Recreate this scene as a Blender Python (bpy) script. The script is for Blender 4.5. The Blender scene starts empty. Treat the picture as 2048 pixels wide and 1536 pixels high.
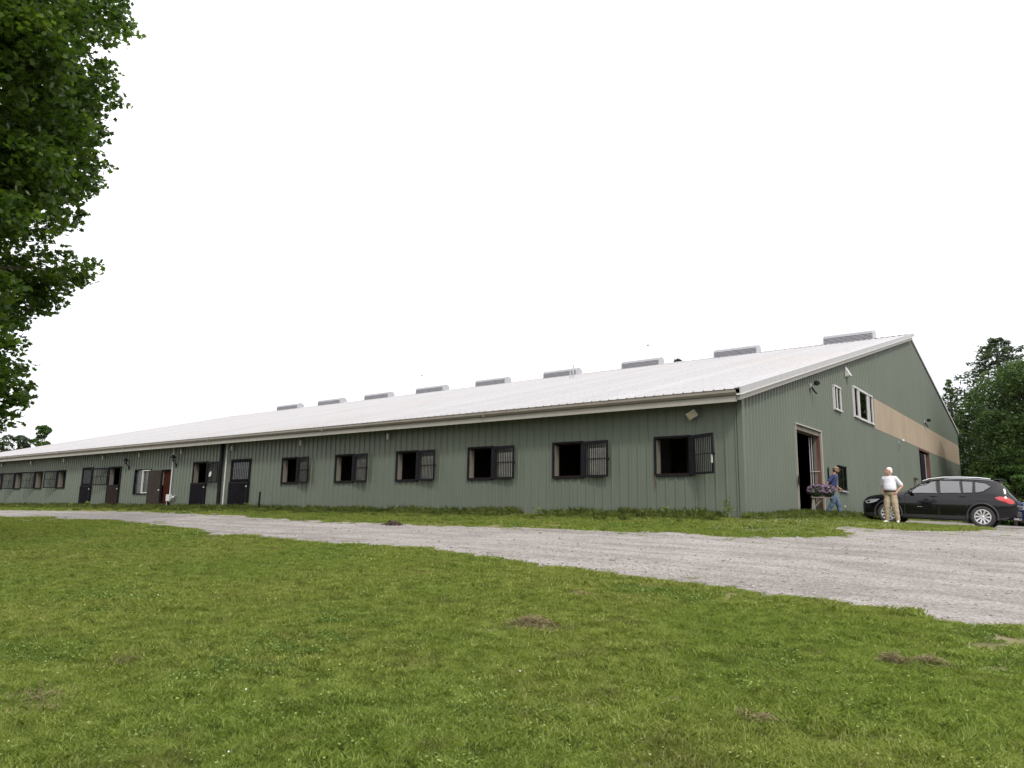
import bpy, bmesh, math, random
import numpy as np
from mathutils import Vector, Matrix, noise

random.seed(7); RNG = np.random.default_rng(11)
scene = bpy.context.scene
COL = scene.collection
R = math.radians

# ------------------------------------------------------------------ camera
cam_d = bpy.data.cameras.new('camera'); cam = bpy.data.objects.new('camera', cam_d); COL.objects.link(cam)
cR = Vector((0.788653, 0.614597, 0.0172)); cU = Vector((0.094006, -0.148181, 0.984482)); cF = Vector((-0.607609, 0.774798, 0.174639))
M = Matrix((cR, cU, -cF)).transposed().to_4x4(); M.translation = Vector((7.846062, -20.699554, -0.022693))
cam.matrix_world = M
cam_d.sensor_width = 36; cam_d.sensor_fit = 'HORIZONTAL'; cam_d.lens = 1481.9976 / 2048 * 36
cam_d.clip_start = .1; cam_d.clip_end = 3000
scene.camera = cam
CAM = Vector((7.846062, -20.699554, -0.022693))

# ------------------------------------------------------------------ world, sun, exposure
SUN_DIR = Vector((.50, -.44, .75)).normalized()
elev = math.asin(SUN_DIR.z); azim = math.atan2(SUN_DIR.x, SUN_DIR.y)
w = bpy.data.worlds.new('World'); scene.world = w; w.use_nodes = True
nt = w.node_tree; nt.nodes.clear()
out = nt.nodes.new('ShaderNodeOutputWorld')
bg1 = nt.nodes.new('ShaderNodeBackground'); bg2 = nt.nodes.new('ShaderNodeBackground'); add = nt.nodes.new('ShaderNodeAddShader')
sky = nt.nodes.new('ShaderNodeTexSky'); sky.sky_type = 'NISHITA'; sky.sun_disc = False
sky.sun_elevation = elev; sky.sun_rotation = azim; sky.air_density = 1; sky.dust_density = 3
nt.links.new(sky.outputs[0], bg1.inputs[0]); bg1.inputs[1].default_value = .05
bg2.inputs[0].default_value = (1, .985, .985, 1)   # thick cloud, brighter overhead than low down as an overcast sky is
tcw = nt.nodes.new('ShaderNodeTexCoord'); sxw = nt.nodes.new('ShaderNodeSeparateXYZ'); nt.links.new(tcw.outputs['Generated'], sxw.inputs[0])
mxw = nt.nodes.new('ShaderNodeMath'); mxw.operation = 'MAXIMUM'; mxw.inputs[1].default_value = 0; nt.links.new(sxw.outputs[2], mxw.inputs[0])
maw = nt.nodes.new('ShaderNodeMath'); maw.operation = 'MULTIPLY_ADD'; maw.inputs[1].default_value = 1.25; maw.inputs[2].default_value = .93; nt.links.new(mxw.outputs[0], maw.inputs[0]); nt.links.new(maw.outputs[0], bg2.inputs[1])
nt.links.new(bg1.outputs[0], add.inputs[0]); nt.links.new(bg2.outputs[0], add.inputs[1]); nt.links.new(add.outputs[0], out.inputs[0])
sun_d = bpy.data.lights.new('sun', 'SUN'); sun = bpy.data.objects.new('sun', sun_d); COL.objects.link(sun)
sun_d.energy = 2.1; sun_d.angle = R(7); sun_d.color = (1, .96, .9)
sun.rotation_euler = SUN_DIR.to_track_quat('Z', 'Y').to_euler()
vs = scene.view_settings; vs.view_transform = 'Standard'; vs.look = 'None'; vs.gamma = 1; vs.use_curve_mapping = False; vs.exposure = 0
scene.render.film_transparent = False
scene.cycles.max_bounces = 8; scene.cycles.transparent_max_bounces = 12

# ------------------------------------------------------------------ helpers
def tag(o, label=None, cat=None, group=None, kind=None):
    if label: o['label'] = label
    if cat: o['category'] = cat
    if group: o['group'] = group
    if kind: o['kind'] = kind
    return o

def empty(name, loc=(0, 0, 0), rz=0, parent=None, **k):
    o = bpy.data.objects.new(name, None); COL.objects.link(o); o.location = loc; o.rotation_euler = (0, 0, rz)
    if parent: o.parent = parent
    return tag(o, **k)

def link_mesh(name, me, mat=None, parent=None, loc=None):
    o = bpy.data.objects.new(name, me); COL.objects.link(o)
    if mat is not None and not me.materials: me.materials.append(mat)
    if parent: o.parent = parent
    if loc is not None: o.location = loc
    return o

def copy_tree(o, parent=None):
    c = o.copy(); COL.objects.link(c); c.parent = parent
    for ch in list(o.children): copy_tree(ch, c)
    return c

class MB:
    def __init__(s): s.v = []; s.f = []; s.sm = []
    def add(s, vs, fs, smooth=False):
        n = len(s.v); s.v += [tuple(v) for v in vs]
        for f in fs: s.f.append([i + n for i in f]); s.sm.append(smooth)
        return s
    def box(s, x0, x1, y0, y1, z0, z1):
        v = [(x, y, z) for z in (z0, z1) for y in (y0, y1) for x in (x0, x1)]
        return s.add(v, [(0, 2, 3, 1), (4, 5, 7, 6), (0, 1, 5, 4), (2, 6, 7, 3), (0, 4, 6, 2), (1, 3, 7, 5)])
    def obox(s, c, ax, ay, az):
        c = Vector(c); ax = Vector(ax); ay = Vector(ay); az = Vector(az)
        v = [c + ax*i + ay*j + az*k for k in (-1, 1) for j in (-1, 1) for i in (-1, 1)]
        return s.add(v, [(0, 2, 3, 1), (4, 5, 7, 6), (0, 1, 5, 4), (2, 6, 7, 3), (0, 4, 6, 2), (1, 3, 7, 5)])
    def tube(s, pts, rad, n=8, cap=True):
        pts = [Vector(p) for p in pts]
        if not isinstance(rad, (list, tuple)): rad = [rad]*len(pts)
        rings = []; prev = None
        for i, p in enumerate(pts):
            t = (pts[min(i+1, len(pts)-1)] - pts[max(i-1, 0)]).normalized()
            if prev is None: a = t.orthogonal().normalized()
            else:
                a = prev - t*prev.dot(t); a = a.normalized() if a.length > 1e-6 else t.orthogonal().normalized()
            prev = a; b = t.cross(a)
            rings.append([p + (a*math.cos(k*2*math.pi/n) + b*math.sin(k*2*math.pi/n))*rad[i] for k in range(n)])
        v = [q for r in rings for q in r]; f = []
        for i in range(len(pts)-1):
            for k in range(n):
                f.append((i*n+k, i*n+(k+1) % n, (i+1)*n+(k+1) % n, (i+1)*n+k))
        s.add(v, f, True)
        if cap: s.add(rings[0], [list(range(n))[::-1]]); s.add(rings[-1], [list(range(n))])
        return s
    def lathe(s, prof, c=(0, 0, 0), n=16, axis='z'):
        v = []
        for (r, h) in prof:
            for k in range(n):
                a = k*2*math.pi/n; p = (r*math.cos(a), r*math.sin(a), h)
                if axis == 'y': p = (p[0], p[2], p[1])
                if axis == 'x': p = (p[2], p[0], p[1])
                v.append((p[0]+c[0], p[1]+c[1], p[2]+c[2]))
        f = [(i*n+k, i*n+(k+1) % n, (i+1)*n+(k+1) % n, (i+1)*n+k) for i in range(len(prof)-1) for k in range(n)]
        return s.add(v, f, True)
    def ell(s, c, r, n=12, m=8, rot=None):
        v = []; f = []
        for i in range(m+1):
            th = math.pi*i/m
            for k in range(n):
                a = 2*math.pi*k/n
                p = Vector((r[0]*math.sin(th)*math.cos(a), r[1]*math.sin(th)*math.sin(a), r[2]*math.cos(th)))
                if rot: p = rot @ p
                v.append(p + Vector(c))
        for i in range(m):
            for k in range(n): f.append((i*n+k, (i+1)*n+k, (i+1)*n+(k+1) % n, i*n+(k+1) % n))
        return s.add(v, f, True)
    def cap(s, a, b, ra, rb, n=12):   # capsule with round ends
        a = Vector(a); b = Vector(b); d = b-a; L = d.length
        if L < 1e-5: return s.ell(a, (ra,)*3, n)
        t = d/L; pts = []; rr = []
        for i in range(1, 5):
            q = i*math.pi/8 ; pts.append(a - t*ra*math.cos(q)); rr.append(ra*math.sin(q))
        for i in range(5): pts.append(a + d*(i/4)); rr.append(ra + (rb-ra)*i/4)
        pts.pop(4); rr.pop(4)
        for i in range(3, 0, -1):
            q = i*math.pi/8; pts.append(b + t*rb*math.cos(q)); rr.append(rb*math.sin(q))
        return s.tube(pts, rr, n)
    def mesh(s, name):
        me = bpy.data.meshes.new(name); me.from_pydata(s.v, [], s.f)
        me.polygons.foreach_set('use_smooth', s.sm); me.update(); return me
    def build(s, name, mat=None, parent=None, loc=None, bevel=0, **k):
        o = link_mesh(name, s.mesh(name), mat, parent, loc)
        if bevel:
            m = o.modifiers.new('b', 'BEVEL'); m.width = bevel; m.segments = 2; m.limit_method = 'ANGLE'
        return tag(o, **k)

def bake(o):
    dg = bpy.context.evaluated_depsgraph_get()
    me = bpy.data.meshes.new_from_object(o.evaluated_get(dg)); o.modifiers.clear(); o.data = me
    return o

def raw_mesh(name, V, loops, starts, totals, mat=None, attrs=None, smooth=False):
    me = bpy.data.meshes.new(name)
    me.vertices.add(len(V)); me.vertices.foreach_set('co', np.asarray(V, np.float32).ravel())
    me.loops.add(len(loops)); me.loops.foreach_set('vertex_index', np.asarray(loops, np.int32))
    me.polygons.add(len(starts)); me.polygons.foreach_set('loop_start', np.asarray(starts, np.int32))
    me.polygons.foreach_set('loop_total', np.asarray(totals, np.int32))
    if attrs:
        for n, (dom, arr) in attrs.items():
            a = me.attributes.new(n, 'FLOAT', dom); a.data.foreach_set('value', np.asarray(arr, np.float32))
    if smooth: me.polygons.foreach_set('use_smooth', [True]*len(starts))
    me.update(calc_edges=True)
    if mat: me.materials.append(mat)
    return me

# ------------------------------------------------------------------ materials
def mat(name, col=(.5, .5, .5), rough=.6, metal=0, spec=.5, nz=None, nscale=5, namt=.2, bump=0, bscale=60, coord='Object', trans=0, stretch=None, coat=0, col2=None, thr=(.4, .6)):
    m = bpy.data.materials.new(name); m.use_nodes = True; t = m.node_tree; b = t.nodes['Principled BSDF']
    b.inputs['Roughness'].default_value = rough; b.inputs['Metallic'].default_value = metal
    b.inputs['Specular IOR Level'].default_value = spec; b.inputs['Coat Weight'].default_value = coat
    b.inputs['Base Color'].default_value = (*col, 1)
    L = t.links.new
    if namt or bump:
        tc = t.nodes.new('ShaderNodeTexCoord'); mp = t.nodes.new('ShaderNodeMapping'); L(tc.outputs[coord], mp.inputs[0])
        if stretch: mp.inputs['Scale'].default_value = stretch
    if namt:
        n = t.nodes.new('ShaderNodeTexNoise'); n.inputs['Scale'].default_value = nscale; n.inputs['Detail'].default_value = 6; L(mp.outputs[0], n.inputs[0])
        r = t.nodes.new('ShaderNodeMapRange'); L(n.outputs[0], r.inputs[0]); r.inputs[1].default_value = thr[0]-.1; r.inputs[2].default_value = thr[1]+.1
        mx = t.nodes.new('ShaderNodeMix'); mx.data_type = 'RGBA'; L(r.outputs[0], mx.inputs[0])
        c2 = col2 or tuple(max(0, c*(1-namt)) for c in col); c1 = col if col2 else tuple(min(1, c*(1+namt*.6)) for c in col)
        mx.inputs[6].default_value = (*c1, 1); mx.inputs[7].default_value = (*c2, 1); L(mx.outputs[2], b.inputs['Base Color'])
    if bump:
        n2 = t.nodes.new('ShaderNodeTexNoise'); n2.inputs['Scale'].default_value = bscale; n2.inputs['Detail'].default_value = 4; L(mp.outputs[0], n2.inputs[0])
        bp = t.nodes.new('ShaderNodeBump'); bp.inputs['Strength'].default_value = bump; bp.inputs['Distance'].default_value = .01
        L(n2.outputs[0], bp.inputs['Height']); L(bp.outputs[0], b.inputs['Normal'])
    return m

def siding_mat(name, col, streak=.12, rnd=.06):
    m = bpy.data.materials.new(name); m.use_nodes = True; t = m.node_tree; b = t.nodes['Principled BSDF']; L = t.links.new
    b.inputs['Roughness'].default_value = .5; b.inputs['Specular IOR Level'].default_value = .35
    g = t.nodes.new('ShaderNodeNewGeometry')
    mp = t.nodes.new('ShaderNodeMapping'); mp.inputs['Scale'].default_value = (5, 5, .35); L(g.outputs['Position'], mp.inputs[0])
    n = t.nodes.new('ShaderNodeTexNoise'); n.inputs['Scale'].default_value = 1.6; n.inputs['Detail'].default_value = 8; n.inputs['Roughness'].default_value = .65; L(mp.outputs[0], n.inputs[0])
    n2 = t.nodes.new('ShaderNodeTexNoise'); n2.inputs['Scale'].default_value = .5; n2.inputs['Detail'].default_value = 5; L(g.outputs['Position'], n2.inputs[0])
    oi = t.nodes.new('ShaderNodeObjectInfo')
    a = t.nodes.new('ShaderNodeMath'); a.operation = 'MULTIPLY_ADD'; L(n.outputs[0], a.inputs[0]); a.inputs[1].default_value = streak*2; a.inputs[2].default_value = 1-streak
    c = t.nodes.new('ShaderNodeMath'); c.operation = 'MULTIPLY_ADD'; L(oi.outputs['Random'], c.inputs[0]); c.inputs[1].default_value = rnd; L(a.outputs[0], c.inputs[2])
    d = t.nodes.new('ShaderNodeMath'); d.operation = 'MULTIPLY_ADD'; L(n2.outputs[0], d.inputs[0]); d.inputs[1].default_value = .2; d.inputs[2].default_value = .9
    e = t.nodes.new('ShaderNodeMath'); e.operation = 'MULTIPLY'; L(c.outputs[0], e.inputs[0]); L(d.outputs[0], e.inputs[1])
    mx = t.nodes.new('ShaderNodeVectorMath'); mx.operation = 'SCALE'; mx.inputs[0].default_value = col; L(e.outputs[0], mx.inputs['Scale'])
    # faint dusty film low on the sheets where splash from the ground has stained them
    mr = t.nodes.new('ShaderNodeMapRange'); mr.inputs[1].default_value = .52; mr.inputs[2].default_value = .75; L(n.outputs[0], mr.inputs[0])
    ds = t.nodes.new('ShaderNodeMix'); ds.data_type = 'RGBA'; mu = t.nodes.new('ShaderNodeMath'); mu.operation = 'MULTIPLY'; mu.inputs[1].default_value = .22; L(mr.outputs[0], mu.inputs[0])
    L(mu.outputs[0], ds.inputs[0]); L(mx.outputs[0], ds.inputs[6]); ds.inputs[7].default_value = (col[0]*1.12, col[1]*1.0, col[2]*.98, 1)
    L(ds.outputs[2], b.inputs['Base Color'])
    return m

def leaf_mat(name, c1, c2, c3, trans=.35, rough=.45, posn=1.2, use_attr=True):
    m = bpy.data.materials.new(name); m.use_nodes = True; t = m.node_tree; t.nodes.clear(); L = t.links.new
    o = t.nodes.new('ShaderNodeOutputMaterial'); b = t.nodes.new('ShaderNodeBsdfPrincipled'); tr = t.nodes.new('ShaderNodeBsdfTranslucent'); mx = t.nodes.new('ShaderNodeMixShader')
    b.inputs['Roughness'].default_value = rough; b.inputs['Specular IOR Level'].default_value = .25
    g = t.nodes.new('ShaderNodeNewGeometry'); n = t.nodes.new('ShaderNodeTexNoise'); n.inputs['Scale'].default_value = posn; n.inputs['Detail'].default_value = 4; L(g.outputs['Position'], n.inputs[0])
    r = t.nodes.new('ShaderNodeMapRange'); r.inputs[1].default_value = .35; r.inputs[2].default_value = .65; L(n.outputs[0], r.inputs[0])
    at = t.nodes.new('ShaderNodeAttribute'); at.attribute_name = 'tint'
    ad = t.nodes.new('ShaderNodeMath'); ad.operation = 'MULTIPLY_ADD'; L(at.outputs['Fac'], ad.inputs[0]); ad.inputs[1].default_value = .6; 
    sb = t.nodes.new('ShaderNodeMath'); sb.operation = 'MULTIPLY'; sb.inputs[1].default_value = .5; L(r.outputs[0], sb.inputs[0]); L(sb.outputs[0], ad.inputs[2])
    cr = t.nodes.new('ShaderNodeValToRGB'); cr.color_ramp.elements[0].color = (*c1, 1); cr.color_ramp.elements[1].color = (*c3, 1)
    e = cr.color_ramp.elements.new(.5); e.color = (*c2, 1); L(ad.outputs[0], cr.inputs[0])
    L(cr.outputs[0], b.inputs['Base Color'])
    sc = t.nodes.new('ShaderNodeVectorMath'); sc.operation = 'MULTIPLY'; sc.inputs[1].default_value = (1.3, 1.5, .6); L(cr.outputs[0], sc.inputs[0]); L(sc.outputs[0], tr.inputs[0])
    mx.inputs[0].default_value = trans; L(b.outputs[0], mx.inputs[1]); L(tr.outputs[0], mx.inputs[2]); L(mx.outputs[0], o.inputs[0])
    return m

def glass_mat(name, tint=(.25, .3, .3), alpha=.5):
    m = bpy.data.materials.new(name); m.use_nodes = True; t = m.node_tree; t.nodes.clear(); L = t.links.new
    o = t.nodes.new('ShaderNodeOutputMaterial'); g = t.nodes.new('ShaderNodeBsdfGlossy'); g.inputs['Roughness'].default_value = .03
    tr = t.nodes.new('ShaderNodeBsdfTransparent'); tr.inputs[0].default_value = (*tint, 1)
    fr = t.nodes.new('ShaderNodeFresnel'); fr.inputs[0].default_value = 1.6
    ml = t.nodes.new('ShaderNodeMath'); ml.operation = 'MULTIPLY_ADD'; ml.inputs[1].default_value = 1.; ml.inputs[2].default_value = alpha; L(fr.outputs[0], ml.inputs[0]); ml.use_clamp = True
    mx = t.nodes.new('ShaderNodeMixShader'); L(ml.outputs[0], mx.inputs[0]); L(tr.outputs[0], mx.inputs[1]); L(g.outputs[0], mx.inputs[2]); L(mx.outputs[0], o.inputs[0])
    return m

GREEN = siding_mat('green_siding', (.110, .129, .102))
BEIGE = siding_mat('beige_siding', (.285, .235, .172), .38, .05)
ROOFM = mat('roof_metal', (.76, .755, .77), .55, 0, .2, nscale=.25, namt=.0)
def roof_material():
    m = ROOFM; t = m.node_tree; b = t.nodes['Principled BSDF']; L = t.links.new
    g = t.nodes.new('ShaderNodeNewGeometry'); n = t.nodes.new('ShaderNodeTexNoise'); n.inputs['Scale'].default_value = .12; n.inputs['Detail'].default_value = 7; L(g.outputs['Position'], n.inputs[0])
    r = t.nodes.new('ShaderNodeMapRange'); r.inputs[1].default_value = .5; r.inputs[2].default_value = .75; L(n.outputs[0], r.inputs[0])
    mx = t.nodes.new('ShaderNodeMix'); mx.data_type = 'RGBA'; mx.inputs[6].default_value = (.375, .37, .38, 1); mx.inputs[7].default_value = (.375, .355, .345, 1); L(r.outputs[0], mx.inputs[0])
    n2 = t.nodes.new('ShaderNodeTexNoise'); n2.inputs['Scale'].default_value = 1.2; n2.inputs['Detail'].default_value = 9; n2.inputs['Roughness'].default_value = .7; L(g.outputs['Position'], n2.inputs[0])
    oi = t.nodes.new('ShaderNodeObjectInfo'); a = t.nodes.new('ShaderNodeMath'); a.operation = 'MULTIPLY_ADD'; a.inputs[1].default_value = .09; a.inputs[2].default_value = .82; L(oi.outputs['Random'], a.inputs[0])
    a2 = t.nodes.new('ShaderNodeMath'); a2.operation = 'MULTIPLY_ADD'; a2.inputs[1].default_value = .28; L(n2.outputs[0], a2.inputs[0])
    sp = t.nodes.new('ShaderNodeSeparateXYZ'); L(g.outputs['Position'], sp.inputs[0]); md = t.nodes.new('ShaderNodeMath'); md.operation = 'PINGPONG'; md.inputs[1].default_value = .72; L(sp.outputs[1], md.inputs[0])
    lt = t.nodes.new('ShaderNodeMath'); lt.operation = 'LESS_THAN'; lt.inputs[1].default_value = .035; L(md.outputs[0], lt.inputs[0]); n3 = t.nodes.new('ShaderNodeTexNoise'); n3.inputs['Scale'].default_value = 9; L(g.outputs['Position'], n3.inputs[0])
    gt = t.nodes.new('ShaderNodeMath'); gt.operation = 'GREATER_THAN'; gt.inputs[1].default_value = .5; L(n3.outputs[0], gt.inputs[0]); mm = t.nodes.new('ShaderNodeMath'); mm.operation = 'MULTIPLY'; L(lt.outputs[0], mm.inputs[0]); L(gt.outputs[0], mm.inputs[1])
    sb_ = t.nodes.new('ShaderNodeMath'); sb_.operation = 'MULTIPLY_ADD'; sb_.inputs[1].default_value = -.22; L(mm.outputs[0], sb_.inputs[0]); L(a.outputs[0], sb_.inputs[2]); L(sb_.outputs[0], a2.inputs[2])
    sc = t.nodes.new('ShaderNodeVectorMath'); sc.operation = 'SCALE'; L(mx.outputs[2], sc.inputs[0]); L(a2.outputs[0], sc.inputs['Scale']); L(sc.outputs[0], b.inputs['Base Color'])
roof_material()
TAN = mat('tan_gutter', (.19, .17, .14), .5, namt=.1, nscale=2, col2=(.16, .14, .115))
FASCIA = mat('fascia_paint', (.30, .285, .25), .5, namt=.08, nscale=3)
WHITE = mat('white_trim', (.52, .515, .51), .4, namt=.06, nscale=4)
TRIMG = mat('grey_trim', (.33, .324, .32), .4, namt=.08, nscale=4)
BLACK = mat('black_paint', (.013, .012, .015), .8, spec=.10, namt=.3, nscale=8)
BLACKW = mat('black_door', (.009, .008, .010), .9, spec=.05, namt=.35, nscale=4, bump=.2)
JAMB = mat('pale_board', (.155, .14, .115), .8, namt=.35, nscale=6, stretch=(1, 1, .2), bump=.2)
BROWN = mat('brown_leaf', (.036, .030, .025), .8, spec=.08, namt=.2, nscale=3)
REDD = mat('red_brown_door', (.040, .009, .006), .8, spec=.08, namt=.25, nscale=4)
REDS = mat('red_primer_steel', (.125, .055, .044), .7, namt=.3, nscale=5, stretch=(1, 1, .3))
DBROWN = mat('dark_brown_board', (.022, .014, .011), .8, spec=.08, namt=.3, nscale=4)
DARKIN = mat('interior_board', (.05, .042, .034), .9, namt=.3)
CONC = mat('concrete', (.12, .11, .10), .9, namt=.2)
STEEL = mat('galvanized', (.42, .42, .43), .45, .4, namt=.15, nscale=6)
VENTM = mat('vent_grey', (.25, .25, .27), .5, namt=.12, nscale=5)
VENTE = mat('vent_cap', (.36, .36, .38), .4, namt=.08)
GLASSD = glass_mat('window_glass', (.25, .3, .28), .12)
GLASSG = mat('dusty_glass', (.045, .05, .05), .25, namt=.5, nscale=5, spec=.6)
RUST = mat('rusty_metal', (.10, .05, .035), .8, namt=.4, nscale=20)
LAMPW = mat('lamp_glass', (.5, .48, .43), .35, namt=.2, nscale=10)
BARK = mat('bark', (.085, .068, .05), .95, namt=.35, nscale=6, stretch=(1, 1, .25), bump=.8, bscale=18)

# ------------------------------------------------------------------ ground
def ss(a, b, t):
    t = np.clip((t-a)/(b-a), 0, 1); return t*t*(3-2*t)
def gz(x, y):
    s = np.minimum(np.logaddexp(0, (-y-.5)*2)/2, 45); q = np.minimum(np.logaddexp(0, x*2)/2, 25)
    return -.068*s-.035*q+.16*ss(.5, 5, y)*(1-ss(.1, 2.2, x))
def G(x, y): return float(gz(x, y))

NEAR = [(-120, -13), (-70, -9.6), (-45, -8.3), (-31.4, -8.05), (-24.1, -7.8), (-19.6, -7.97), (-13, -9.3), (-9.7, -10.3), (-9.2, -9.9), (-5.93, -10.5), (-3.8, -10.65), (-2, -10.7), (.2, -11.15), (1.7, -11.3), (3.05, -11.5), (4.4, -11.5), (5.55, -11.6), (6.35, -11.9), (6.65, -12.1), (7.16, -11.7), (9, -11.6), (14, -13), (40, -17)]
FAR = [(40, 70), (1.2, 70), (1.0, 18), (1.1, 12.5), (2.2, 9.2), (3.8, 7.6), (4.64, 6.2), (5.3, 3.5), (5.35, 1), (5.1, -.8), (3.8, -1.5), (3.1, -1.62), (2.6, -1.72), (2.9, -2.3), (3.4, -3.3), (3.3, -4.3), (2.06, -5.15), (.3, -5.35), (-1.06, -5.65), (-4.1, -5.5), (-7.99, -5.35), (-9.96, -5.5), (-12.7, -5.15), (-18.9, -3.9), (-28.2, -2.9), (-34.6, -3.5), (-43.4, -4.2), (-70, -4.5), (-120, -5)]
POLY = np.array(NEAR + FAR)
BARE = [(9.2, -13, 1.1, .5)]
WORN = [(7.25, -13.0, .55, .65), (7.0, -12.3, .5, .3), (3.5, -11.7, 1.6, .12), (-9.3, -10.7, 1.2, .25)]
def in_poly(px, py, poly=POLY):
    px = np.asarray(px); py = np.asarray(py); inside = np.zeros(px.shape, bool); n = len(poly); j = n-1
    for i in range(n):
        xi, yi = poly[i]; xj, yj = poly[j]
        c = ((yi > py) != (yj > py)) & (px < (xj-xi)*(py-yi)/(yj-yi+1e-12)+xi)
        inside ^= c; j = i
    return inside
def poly_dist(px, py, poly=POLY):
    px = np.asarray(px, float); py = np.asarray(py, float); d = np.full(px.shape, 1e9); n = len(poly)
    for i in range(n):
        a = poly[i]; b = poly[(i+1) % n]; e = b-a; L2 = (e@e)+1e-12
        t = np.clip(((px-a[0])*e[0]+(py-a[1])*e[1])/L2, 0, 1)
        d = np.minimum(d, np.hypot(px-a[0]-t*e[0], py-a[1]-t*e[1]))
    return d
def vnoise(x, y, s, seed=0):   # cheap smooth value noise
    x = np.asarray(x)*s+seed*17.3; y = np.asarray(y)*s+seed*5.7
    return (np.sin(x*1.3+np.sin(y*1.7)*1.6)+np.sin(y*1.1+np.sin(x*2.1+1.3)*1.4)+np.sin((x+y)*2.3+np.sin(x-y)))/3
def drive_sd(x, y):            # signed: positive on the gravel
    d = poly_dist(x, y); s = np.where(in_poly(x, y), d, -d)
    for bx, by, rx, ry in BARE: s = np.maximum(s, (1-np.hypot((x-bx)/rx, (y-by)/ry))*.30)
    return s + vnoise(x, y, 1.3, 9)*.04 + vnoise(x, y, 3.1)*.06 + vnoise(x, y, 9.7, 2)*.09 + vnoise(x, y, 23, 6)*.06 + (np.asarray(y) > -8)*(vnoise(x, y, 2.3, 12)*.22+vnoise(x, y, 6.7, 13)*.20)

def ground_material():
    m = bpy.data.materials.new('soil_and_gravel'); m.use_nodes = True; t = m.node_tree; b = t.nodes['Principled BSDF']; L = t.links.new
    b.inputs['Roughness'].default_value = .95; b.inputs['Specular IOR Level'].default_value = .15
    g = t.nodes.new('ShaderNodeNewGeometry')
    def noise_(s, d=6, r=.6):
        n = t.nodes.new('ShaderNodeTexNoise'); n.inputs['Scale'].default_value = s; n.inputs['Detail'].default_value = d; n.inputs['Roughness'].default_value = r; L(g.outputs['Position'], n.inputs[0]); return n.outputs[0]
    def ramp(src, stops):
        c = t.nodes.new('ShaderNodeValToRGB'); c.color_ramp.elements[0].position = stops[0][0]; c.color_ramp.elements[0].color = (*stops[0][1], 1)
        c.color_ramp.elements[1].position = stops[-1][0]; c.color_ramp.elements[1].color = (*stops[-1][1], 1)
        for p, q in stops[1:-1]: e = c.color_ramp.elements.new(p); e.color = (*q, 1)
        L(src, c.inputs[0]); return c.outputs[0]
    soil = ramp(noise_(4), [(.3, (.08, .078, .035)), (.5, (.14, .13, .06)), (.7, (.20, .17, .115))])
    return m, t, b, L, g, noise_, ramp, soil

gm, t, b, L, g, noise_, ramp, soil = ground_material()
L(soil, b.inputs['Base Color']); GROUNDM = gm; gm.name = 'turf_soil'
gm2, t, b, L, g, noise_, ramp, _ = ground_material(); gm2.name = 'gravel'
vo = t.nodes.new('ShaderNodeTexVoronoi'); vo.inputs['Scale'].default_value = 38; L(g.outputs['Position'], vo.inputs[0])
base = ramp(noise_(1.3, 8, .7), [(.3, (.205, .188, .175)), (.5, (.25, .232, .219)), (.72, (.285, .268, .256))])
st = ramp(vo.outputs['Color'], [(.15, (.55, .54, .53)), (.5, (1, 1, 1)), (.85, (1.35, 1.33, 1.32))])
m1 = t.nodes.new('ShaderNodeMix'); m1.data_type = 'RGBA'; m1.blend_type = 'MULTIPLY'; m1.inputs[0].default_value = .75; L(base, m1.inputs[6]); L(st, m1.inputs[7])
mp = t.nodes.new('ShaderNodeMapping'); mp.inputs['Rotation'].default_value = (0, 0, R(4)); mp.inputs['Scale'].default_value = (.35, 2.6, 1); L(g.outputs['Position'], mp.inputs[0])
nn = t.nodes.new('ShaderNodeTexNoise'); nn.inputs['Scale'].default_value = 1.; nn.inputs['Detail'].default_value = 6; L(mp.outputs[0], nn.inputs[0])
tr_ = ramp(nn.outputs[0], [(.35, (.76, .75, .73)), (.52, (.97, .97, .96)), (.72, (1.10, 1.10, 1.11))])
m2 = t.nodes.new('ShaderNodeMix'); m2.data_type = 'RGBA'; m2.blend_type = 'MULTIPLY'; m2.inputs[0].default_value = 1; L(m1.outputs[2], m2.inputs[6]); L(tr_, m2.inputs[7])
L(m2.outputs[2], b.inputs['Base Color'])
bp = t.nodes.new('ShaderNodeBump'); bp.inputs['Strength'].default_value = .7; bp.inputs['Distance'].default_value = .02; L(vo.outputs['Distance'], bp.inputs['Height']); L(bp.outputs[0], b.inputs['Normal'])
GRAVEL = gm2

def grid(name, xs, ys, zf, mat_, keep=None):
    X, Y = np.meshgrid(xs, ys); Z = zf(X, Y); V = np.stack([X, Y, Z], -1).reshape(-1, 3); nx = len(xs); ny = len(ys)
    I, J = np.meshgrid(np.arange(nx-1), np.arange(ny-1)); q = np.stack([J*nx+I, J*nx+I+1, (J+1)*nx+I+1, (J+1)*nx+I], -1).reshape(-1, 4)
    if keep is not None:
        cx = (X[:-1, :-1]+X[1:, 1:])/2; cy = (Y[:-1, :-1]+Y[1:, 1:])/2; q = q[keep(cx, cy).ravel()]
    used, inv = np.unique(q, return_inverse=True); V = V[used]; q = inv.reshape(-1, 4)
    n = len(q); me = raw_mesh(name, V, q.ravel(), np.arange(n)*4, np.full(n, 4), mat_, smooth=True)
    return link_mesh(name, me)
def spaced(lo, a, b, hi, step, grow=1.25):
    c = list(np.arange(a, b+step/2, step)); s = step; x = c[-1]
    while x < hi: s *= grow; x += s; c.append(x)
    s = step; x = c[0]; L_ = []
    while x > lo: s *= grow; x -= s; L_.append(x)
    return np.array(L_[::-1]+c)
def zground(X, Y):
    return gz(X, Y)+vnoise(X, Y, .6, 3)*.02*(Y < -1)+vnoise(X, Y, 2.3, 4)*.008*(Y < -1)
go = grid('ground', spaced(-600, -40, 14, 500, .3), spaced(-500, -21, 20, 900, .3), zground, GROUNDM); tag(go, kind='structure')
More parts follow.
